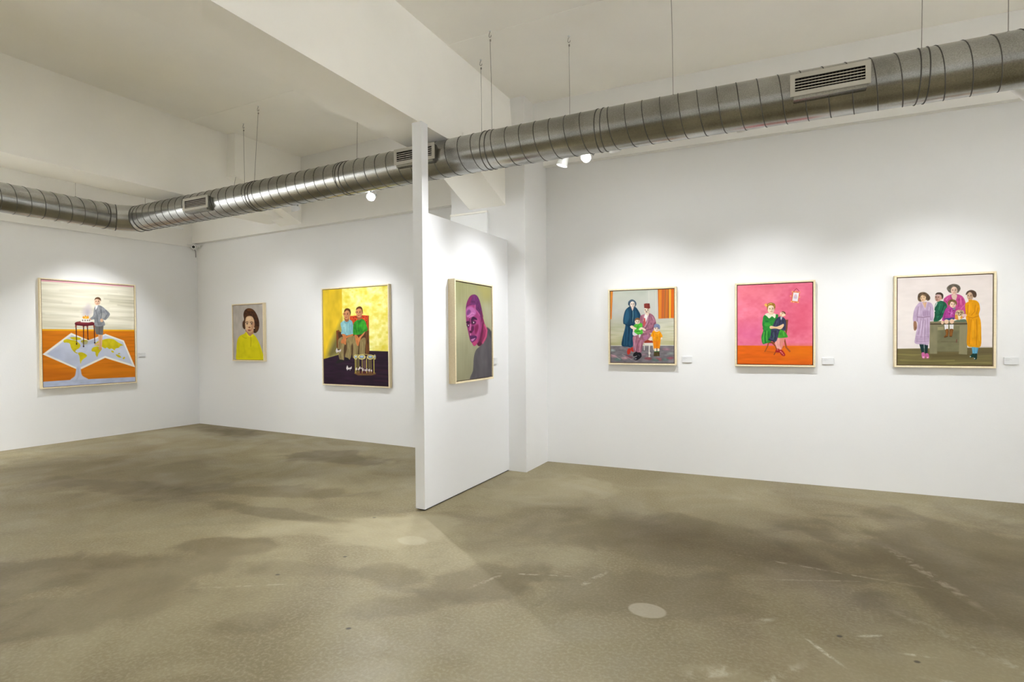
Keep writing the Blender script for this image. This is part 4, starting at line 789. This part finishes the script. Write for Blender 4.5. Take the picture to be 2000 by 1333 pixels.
# air vents let into the duct
def vent(x, z, label):
    W, H = .43, .138
    v = thing('air_vent', label, 'air vent', (x, YD - RD - .042, z - H / 2), 0, 'vent grilles on the duct')
    b = .028; iw = W / 2 - b
    fr = bmesh.new()
    box(fr, -W / 2, W / 2, 0, .006, 0, b); box(fr, -W / 2, W / 2, 0, .006, H - b, H); box(fr, -W / 2, -iw, 0, .006, b, H - b); box(fr, iw, W / 2, 0, .006, b, H - b)
    obj('frame', fr, M_VENT, v)
    co_ = bmesh.new(); x1 = W / 2 - .02                    # saddle box between grille and pipe
    box(co_, -x1, x1, .006, .085, -.020, .010); box(co_, -x1, x1, .006, .085, H - .016, H - .004); box(co_, -x1, -x1 + .004, .006, .085, .01, H - .016); box(co_, x1 - .004, x1, .006, .085, .01, H - .016)
    obj('saddle', co_, M_DUCT, v)
    obj('interior_shade_sheet', bbox(-x1 + .004, x1 - .004, .034, .038, .010, H - .016), M_DARK, v)  # near-black sheet stands in for the shade inside the vent
    ih = H - 2 * b
    for k in range(4): obj('louvre', bbox(-iw, iw, .003, .011, b + ih * (k + .75) / 4.6 - .0022, b + ih * (k + .75) / 4.6 + .0022), M_VENT, v)
    for k in range(19): obj('vane', bbox(-iw + (k + 1) * 2 * iw / 20 - .001, -iw + (k + 1) * 2 * iw / 20 + .001, .013, .026, b, H - b), M_VANE, v)
    return v
vent(.232, 2.978, 'vent grille on the duct over the pink and orange painting of the girl')
vent(-2.895, 3.010, 'vent grille on the duct half hidden by the partition post')
vent(-5.885, 2.935, 'vent grille on the duct near its elbow')

# hanging wires
def wire(top, bot, label, group='duct hanger wires', hook=True):
    t = Vector(top); b = Vector(bot)
    w_ = thing('hanger_wire', label, 'wire', b, 0, group); T = t - b
    bm = bmesh.new(); tube(bm, [(0, 0, -.003), T * .5 + Vector((.003, 0, 0)), T - Vector((0, 0, .075 if hook else 0))], .0022, 6); obj('cable', bm, M_WIRE, w_)
    bm = bmesh.new(); lathe(bm, (0, 0, -.004), (0, 0, 1), [(0, .004), (.002, .008), (.016, .008), (.02, .003)], 10); obj('clamp', bm, M_WIRE, w_)
    if hook:
        bm = bmesh.new(); h0 = T - Vector((0, 0, .045))
        tube(bm, [T + Vector((0, 0, .01)), T - Vector((0, 0, .015)), T + Vector((-.008, 0, -.025)), h0 + Vector((-.011, 0, 0)), h0 + Vector((-.004, 0, -.012)), h0 + Vector((.008, 0, -.010)), h0 + Vector((.012, 0, .004))], .0028, 6); obj('hook', bm, M_WIRE, w_)
        bm = bmesh.new(); lathe(bm, T - Vector((0, 0, .004)), (0, 0, 1), [(0, .003), (0, .012), (.006, .012)], 12); obj('ceiling_plate', bm, M_WHITE, w_)
        bm = bmesh.new(); lathe(bm, T - Vector((-.003, 0, .092)), (0, 0, 1), [(0, .003), (.003, .007), (.016, .007), (.02, .003)], 10); obj('crimp', bm, M_WIRE, w_)
def dtop(x): return zd(x) + RD
wire((-2.274, 4.162, ZC), (-2.228, 4.10, dtop(-2.23)), 'thin duct wire on an open hook, right beside the pilaster beam')
wire((-5.319, 4.285, ZC), (-5.165, 4.10, dtop(-5.17) + .004), 'thin duct wire on a hook, between the two ceiling beams near the boxed beam end')
wire((-3.73, 4.14, ZC), (-3.715, 4.10, dtop(-3.72)), 'thin duct wire whose top is hidden behind the beam over the partition')
wire((-.752, 4.10, ZC), (-.736, 4.10, dtop(-.74)), 'thin duct wire over the portrait of the family with the fez')
wire((.728, 4.10, ZC), (.726, 4.10, dtop(.73)), 'thin duct wire just past the vent grille over the pink painting')
wire((1.125, 4.10, ZC), (1.129, 4.10, dtop(1.13)), 'thin duct wire over the painting of the family at a desk')
wire((-7.47, 3.50, ZC), (-7.47, 3.495, zd(XE) + RD), 'thin wire holding the duct leg along the left wall')
TR_Z = 3.072
wire((-2.587, 4.55, ZC), (-2.585, 4.55, TR_Z), 'thin track wire on a ceiling hook in front of the beam side', 'light track wires')
wire((-1.702, 4.55, ZC), (-1.700, 4.55, TR_Z), 'thin track wire on a ceiling hook, above the white lamp aimed at the purple portrait', 'light track wires')
wire((-5.91, 4.55, ZC), (-5.91, 4.55, TR_Z), 'thin track wire on a ceiling hook, in front of the boxed beam end', 'light track wires')
wire((-6.29, 4.72, 3.497), (-6.25, 4.60, TR_Z), 'short thin track wire fixed under the boxed beam end', 'light track wires', False)
wire((-7.98, 4.83, ZC), (-7.98, 4.83, TR_Z), 'thin wire of the lamp track beside the left wall, next to the vent grille', 'light track wires')
wire((-7.98, 4.57, ZC), (-7.98, 4.57, TR_Z), 'thin wire of the lamp track beside the left wall, near the duct elbow', 'light track wires')

# ================================================================ LAMPS
def track(p0, p1, label):
    p0 = Vector(p0); p1 = Vector(p1); t = thing('lighting_track', label, 'track', p0, math.atan2((p1 - p0).y, (p1 - p0).x)); L_ = (p1 - p0).length
    bm = bmesh.new(); box(bm, 0, L_, -.017, .017, .0, .006 + .0); box(bm, 0, L_, -.017, -.011, -.022, 0); box(bm, 0, L_, .011, .017, -.022, 0); obj('rail', bm, M_WHITE, t)
    for x in (0, L_): obj('end_cap', bbox(x - .004, x + .004, -.0175, .0175, -.0225, .0065), M_WHITE, t)
track((-6.30, 4.55, TR_Z), (3.6, 4.55, TR_Z), 'white lighting track hung behind the long duct')
track((-7.98, -1.6, TR_Z), (-7.98, 5.1, TR_Z), 'white lighting track hung along the left wall behind the duct')
track((-7.1, -2.0, TR_Z), (3.4, -2.0, TR_Z), 'added white lighting track for fill lamps, unseen behind the viewer')  # added to carry the fill lamps behind the camera
def spotlight(pos, aim, power, cone, label, blend=1.0, group='track spotlights', rad=.018, zt=None):
    """Track spot: adapter in the rail, stem, yoke, cylindrical head with a glowing lens and its own spot light."""
    zt = TR_Z if zt is None else zt
    p = Vector(pos); d = (Vector(aim) - p).normalized()
    s = thing('track_spotlight', label, 'spotlight', (p.x, p.y, zt - .0225), 0, group); o = p - Vector((p.x, p.y, zt - .0225))
    obj('track_adapter', bbox(-.045, .045, -.016, .016, -.022, .001, .003), M_WHITE, s)
    bk = o - d * .055                                                   # pivot at the back of the head
    piv = o - d * .02
    bm = bmesh.new(); tube(bm, [(0, 0, -.015), (0, 0, min(-.02, piv.z * .5)), piv - d * .01], .007, 8); obj('stem', bm, M_WHITE, s)
    bm = bmesh.new(); lathe(bm, o - d * .085, d, [(0, .026), (.006, .035), (.03, .041), (.115, .049), (.120, .049), (.120, .045), (.104, .041)], 24); hd = obj('housing', bm, M_WHITE, s, True)
    bm = bmesh.new(); lathe(bm, o + d * .020, d, [(0, .040), (.004, .040)], 24); obj('lens', bm, M_LENS, s)
    bm = bmesh.new(); side = d.cross(Vector((0, 0, 1))).normalized(); lathe(bm, piv - side * .053, side, [(0, .008), (.002, .010), (.104, .010), (.106, .008)], 12); obj('pivot', bm, M_GREY, s)
    l = bpy.data.lights.new('spot_beam', 'SPOT'); l.energy = power; l.spot_size = math.radians(cone); l.spot_blend = blend; l.shadow_soft_size = rad; l.color = LAMP_COL
    lo = bpy.data.objects.new('spot_beam', l); C.objects.link(lo); lo.parent = s; lo.location = o + d * .045
    lo.rotation_euler = d.to_track_quat('-Z', 'Y').to_euler()
YT = 4.55
spotlight((-3.93, YT, 2.925), (-2.2, 1.2, 0), P_FLOOD, 112, 'glaring white spotlight under the duct left of the partition, turned into the room')
spotlight((-1.540, YT, 2.972), (-2.2, .2, 0), P_FLOOD * 1.2, 104, 'glaring white spotlight under the duct between pilaster and family portrait, turned into the room')
spotlight((-1.765, YT, 2.955), (-2.62, 4.42, .2), P_WALL * 1.15, 92, 'white spotlight by the pilaster tilted towards the purple portrait')
spotlight((-5.06, YT, 2.930), (-5.25, 5.78, .75), P_WALL * 1.1, 90, 'white spotlight seen from behind, lighting the two boys on the yellow painting')
spotlight((1.345, YT, 2.930), (2.9, 4.9, 1.6), P_WALL * .8, 80, 'white spotlight tilted along the wall above the painting of the family at a desk')
spotlight((-1.30, YT, 3.005), (-1.33, 5.8, .70), P_WALL, 86, 'white spotlight hidden behind the duct, lighting the family with the fez')
spotlight((-.30, YT, 3.005), (-.10, 5.8, .70), P_WALL, 86, 'white spotlight hidden behind the duct, lighting the girl on the pink painting')
spotlight((1.02, YT, 3.005), (1.20, 5.87, .70), P_WALL, 86, 'white spotlight hidden behind the duct, lighting the family at a desk')
spotlight((-7.98, 4.28, 3.0), (-8.95, 4.33, .75), P_WALL * 1.15, 92, 'white spotlight hidden behind the duct leg, lighting the boy on the map')
spotlight((-6.15, YT, 3.0), (-7.0, 5.85, .5), P_WALL * .5, 100, 'added unseen fill spotlight behind the duct, brightening the left bay')  # added lamp, lifts the light in the left bay
spotlight((-3.30, YT, 3.03), (-2.73, 4.6, .6), P_WALL * .8, 110, 'added unseen fill spotlight behind the duct, aimed at the far side of the partition')  # added lamp, its bounce off the partition fills the left bay
track((3.5, -1.2, TR_Z), (3.5, 3.6, TR_Z), 'added white lighting track for unseen fill lamps along the right wall')  # added to carry the fill lamps by the right wall
for x, nm in ((-6.8, 'at the left end of the far track'), (-5.0, 'second on the far track from the left wall'), (-1.2, 'in the middle of the far track'), (1.0, 'second on the far track from the right wall'), (2.8, 'at the right end of the far track')):
    spotlight((x, -2.0, 2.98), (x, YF, 2.2), P_REAR_FILL, 140, 'added unseen fill spotlight aimed at the end wall, ' + nm, group='added far track fill lamps')  # added lamps, bounce off the end wall as general light
for y, nm in ((3.0, 'nearest the back wall'), (1.2, 'in the middle'), (-.6, 'nearest the end wall')):
    spotlight((3.5, y, 2.98), (XR, y, 1.9), P_SIDE_FILL * .8, 140, 'added unseen fill spotlight aimed at the right wall, ' + nm, group='added right wall fill lamps')  # added lamps, bounce off the right wall to lift ceiling and partition
for y, nm in ((.9, 'beyond the boy on the map'), (-1.2, 'nearer the end wall')):
    spotlight((-7.98, y, 2.98), (xl(y), y, 1.9), P_SIDE_FILL * 1.8, 130, 'added unseen fill spotlight aimed at the left wall, ' + nm, group='added left wall fill lamps')  # added lamps, bounce off the left wall to lift the left bay

# ================================================================ PAINTINGS
def painted_mesh(c, W, H, k):
    """Grid of the canvas size whose points carry the paint colours."""
    nx, nz = c.W, c.H
    gx, gz = np.meshgrid(np.linspace(-W / 2, W / 2, nx), np.linspace(H / 2, -H / 2, nz))
    co_ = np.c_[gx.ravel(), np.zeros(nx * nz), gz.ravel()].astype(np.float32)
    i = np.arange(nx * nz).reshape(nz, nx)
    q = np.stack([i[:-1, :-1], i[1:, :-1], i[1:, 1:], i[:-1, 1:]], -1).reshape(-1, 4)
    me = bpy.data.meshes.new('canvas')
    me.vertices.add(len(co_)); me.vertices.foreach_set('co', co_.ravel())
    me.loops.add(q.size); me.loops.foreach_set('vertex_index', q.ravel().astype(np.int32))
    me.polygons.add(len(q)); me.polygons.foreach_set('loop_start', (np.arange(len(q)) * 4).astype(np.int32))
    me.update(calc_edges=True)
    col = np.ones((nx * nz, 4), np.float32); col[:, :3] = lin(np.clip(c.a, 0, 255)).reshape(-1, 3) * k
    at = me.color_attributes.new('paint', 'FLOAT_COLOR', 'POINT'); at.data.foreach_set('color', col.ravel())
    return me
def paint_material():
    m = bpy.data.materials.new('oil_paint'); m.use_nodes = True; nt = m.node_tree; b = nt.nodes['Principled BSDF']
    a = nt.nodes.new('ShaderNodeVertexColor'); a.layer_name = 'paint'; nt.links.new(a.outputs['Color'], b.inputs['Base Color'])
    b.inputs['Roughness'].default_value = .55; b.inputs['Specular IOR Level'].default_value = .12
    tc = nt.nodes.new('ShaderNodeTexCoord'); n = nt.nodes.new('ShaderNodeTexNoise'); n.inputs['Scale'].default_value = 140; nt.links.new(tc.outputs['Object'], n.inputs['Vector'])
    bp = nt.nodes.new('ShaderNodeBump'); bp.inputs['Strength'].default_value = .12; bp.inputs['Distance'].default_value = .003
    nt.links.new(n.outputs['Fac'], bp.inputs['Height']); nt.links.new(bp.outputs['Normal'], b.inputs['Normal'])
    return m
M_PAINT = paint_material()
def rail_mesh(L_, fw, depth):
    """One mitred frame rail along x, outer edge at z=0, inner edge at z=fw, front at y=-depth."""
    bm = bmesh.new()
    a = [bm.verts.new((x, y, z)) for y in (-depth, 0) for x, z in ((-L_ / 2, 0), (L_ / 2, 0), (L_ / 2 - fw, fw), (-L_ / 2 + fw, fw))]
    for f in ((0, 1, 2, 3), (7, 6, 5, 4), (0, 4, 5, 1), (1, 5, 6, 2), (2, 6, 7, 3), (3, 7, 4, 0)): bm.faces.new([a[i] for i in f])
    bmesh.ops.bevel(bm, geom=[e for e in bm.edges if abs(e.verts[0].co.y + depth) < 1e-6 and abs(e.verts[1].co.y + depth) < 1e-6], offset=.0012, segments=1, affect='EDGES')
    return bm
def painting(key, loc, rotz, W, H, depth, label, fw=.016, gap=.007):
    t = thing('framed_painting', label, 'painting', (loc[0], loc[1], loc[2] - H / 2), rotz, 'framed oil paintings on the walls')
    for L_, x, z, ry in ((W, 0, 0, 0), (W, 0, H, math.pi), (H, -W / 2, H / 2, math.pi / 2), (H, W / 2, H / 2, -math.pi / 2)):
        r = obj('frame_rail', rail_mesh(L_, fw, depth), M_WOOD, t); r.location = (x, 0, z); r.rotation_euler = (0, ry, 0)
    cw, ch = W - 2 * (fw + gap), H - 2 * (fw + gap)
    bk = obj('backing_board', bbox(-W / 2 + fw * .6, W / 2 - fw * .6, -depth * .45, -.002, fw * .6, H - fw * .6), M_GAP, t)
    st = obj('stretcher', bbox(-cw / 2, cw / 2, -depth + .0095, -depth * .44, H / 2 - ch / 2, H / 2 + ch / 2), M_GAP, t)
    me = painted_mesh(PAINTERS[key](), cw, ch, 1.0 if key == 'yellow' else .86); me.materials.append(M_PAINT)
    cv = bpy.data.objects.new('canvas', me); C.objects.link(cv); cv.parent = t; cv.location = (0, -depth + .008, H / 2)
    cv['label'] = 'painted canvas face'
RL = math.atan2(5.935 - 3.337, -8.918 + 9.05)
RBL = -math.atan(.0367); RBR = math.atan(.0491)
painting('map', (xl(4.356) - .001, 4.356, 1.517), RL, 1.187, 1.50, .05, 'large painting of a boy in a grey suit standing on a world map, orange ground')
painting('yellow', (-7.559, ybl(-7.559) + .001, 1.53), RBL, .764, .905, .05, 'small portrait of a curly haired woman in a bright yellow top')
painting('boys', (-5.301, ybl(-5.301) + .001, 1.447), RBL, 1.244, 1.373, .05, 'painting of two boys in an armchair with a toy carousel, yellow wall')
painting('purple', (-2.639, 4.376, 1.468), math.pi / 2, .691, .915, .07, 'portrait of a man with a purple face on the partition')
painting('fez', (-1.365, ybr(-1.365) + .001, 1.518), RBR, .704, .806, .05, 'painting of a family with a man in a red fez')
painting('dummy', (-.112, ybr(-.112) + .001, 1.520), RBR, .693, .813, .05, 'pink and orange painting of a seated girl in green holding a dummy')
painting('desk', (1.202, ybr(1.202) + .001, 1.527), RBR, .709, .809, .05, 'painting of five figures posed around a desk, one in a yellow dress')

# label cards
def card(loc, rotz, label, W=.095, H=.060):
    t = thing('caption_card', label, 'label card', (loc[0], loc[1], loc[2] - H / 2), rotz, 'caption cards beside the paintings')
    obj('card', bbox(-W / 2, W / 2, -.012, .002, 0, H, .001), M_CARD, t)
    for k, (wd, z) in enumerate(((.030, .048), (.042, .040), (.026, .032))):
        obj('printed_line', bbox(-W / 2 + .008, -W / 2 + .008 + wd, -.0124, -.011, z, z + .0018), M_INK, t)
card((xl(5.045), 5.045, 1.192), RL, 'white caption card beside the painting of the boy on a map')
card((-2.638, 4.872, 1.179), math.pi / 2, 'white caption card on the partition beside the purple portrait', .075)
card((-.913, ybr(-.913), 1.175), RBR, 'white caption card beside the painting with the red fez')
card((.341, ybr(.341), 1.171), RBR, 'white caption card beside the pink painting of the girl')
card((1.668, ybr(1.668), 1.184), RBR, 'white caption card beside the painting of figures at a desk')

# security camera in the corner
s = thing('security_camera', 'small white security camera with black lens high in the corner', 'camera', (-8.90, 5.90, 2.945)); s.scale = (.85, .85, .85)
bm = bmesh.new(); prism(bm, [(-.018, -.17), (.18, .018), (-.018, .025)], .070, .082); prism(bm, [(0, -.12), (.13, .01), (0, .01)], .03, .070); obj('corner_bracket', bm, M_WHITE, s)
cd = Vector((.62, -.72, -.25)).normalized(); cb = Vector((.045, -.045, .045))
bm = bmesh.new(); lathe(bm, cb, cd, [(0, .03), (.008, .046), (.03, .058), (.055, .058), (.075, .044), (.082, .034)], 20); bd = obj('body', bm, M_WHITE, s, True)
bm = bmesh.new(); lathe(bm, cb + cd * .080, cd, [(0, .027), (.006, .026), (.010, .018)], 18); obj('lens', bm, M_BLACK, bd)
bm = bmesh.new(); lathe(bm, cb + cd * .060, cd, [(0, .0535), (.0145, .0455)], 20); obj('lens_ring', bm, M_GREY, bd)
bm = bmesh.new(); tube(bm, [(.03, -.10, .055), (.035, -.085, .02), (.05, -.06, -.01), (.06, -.04, -.05), (.055, -.035, -.17)], .005, 8); obj('cable', bm, M_BLACK, s)
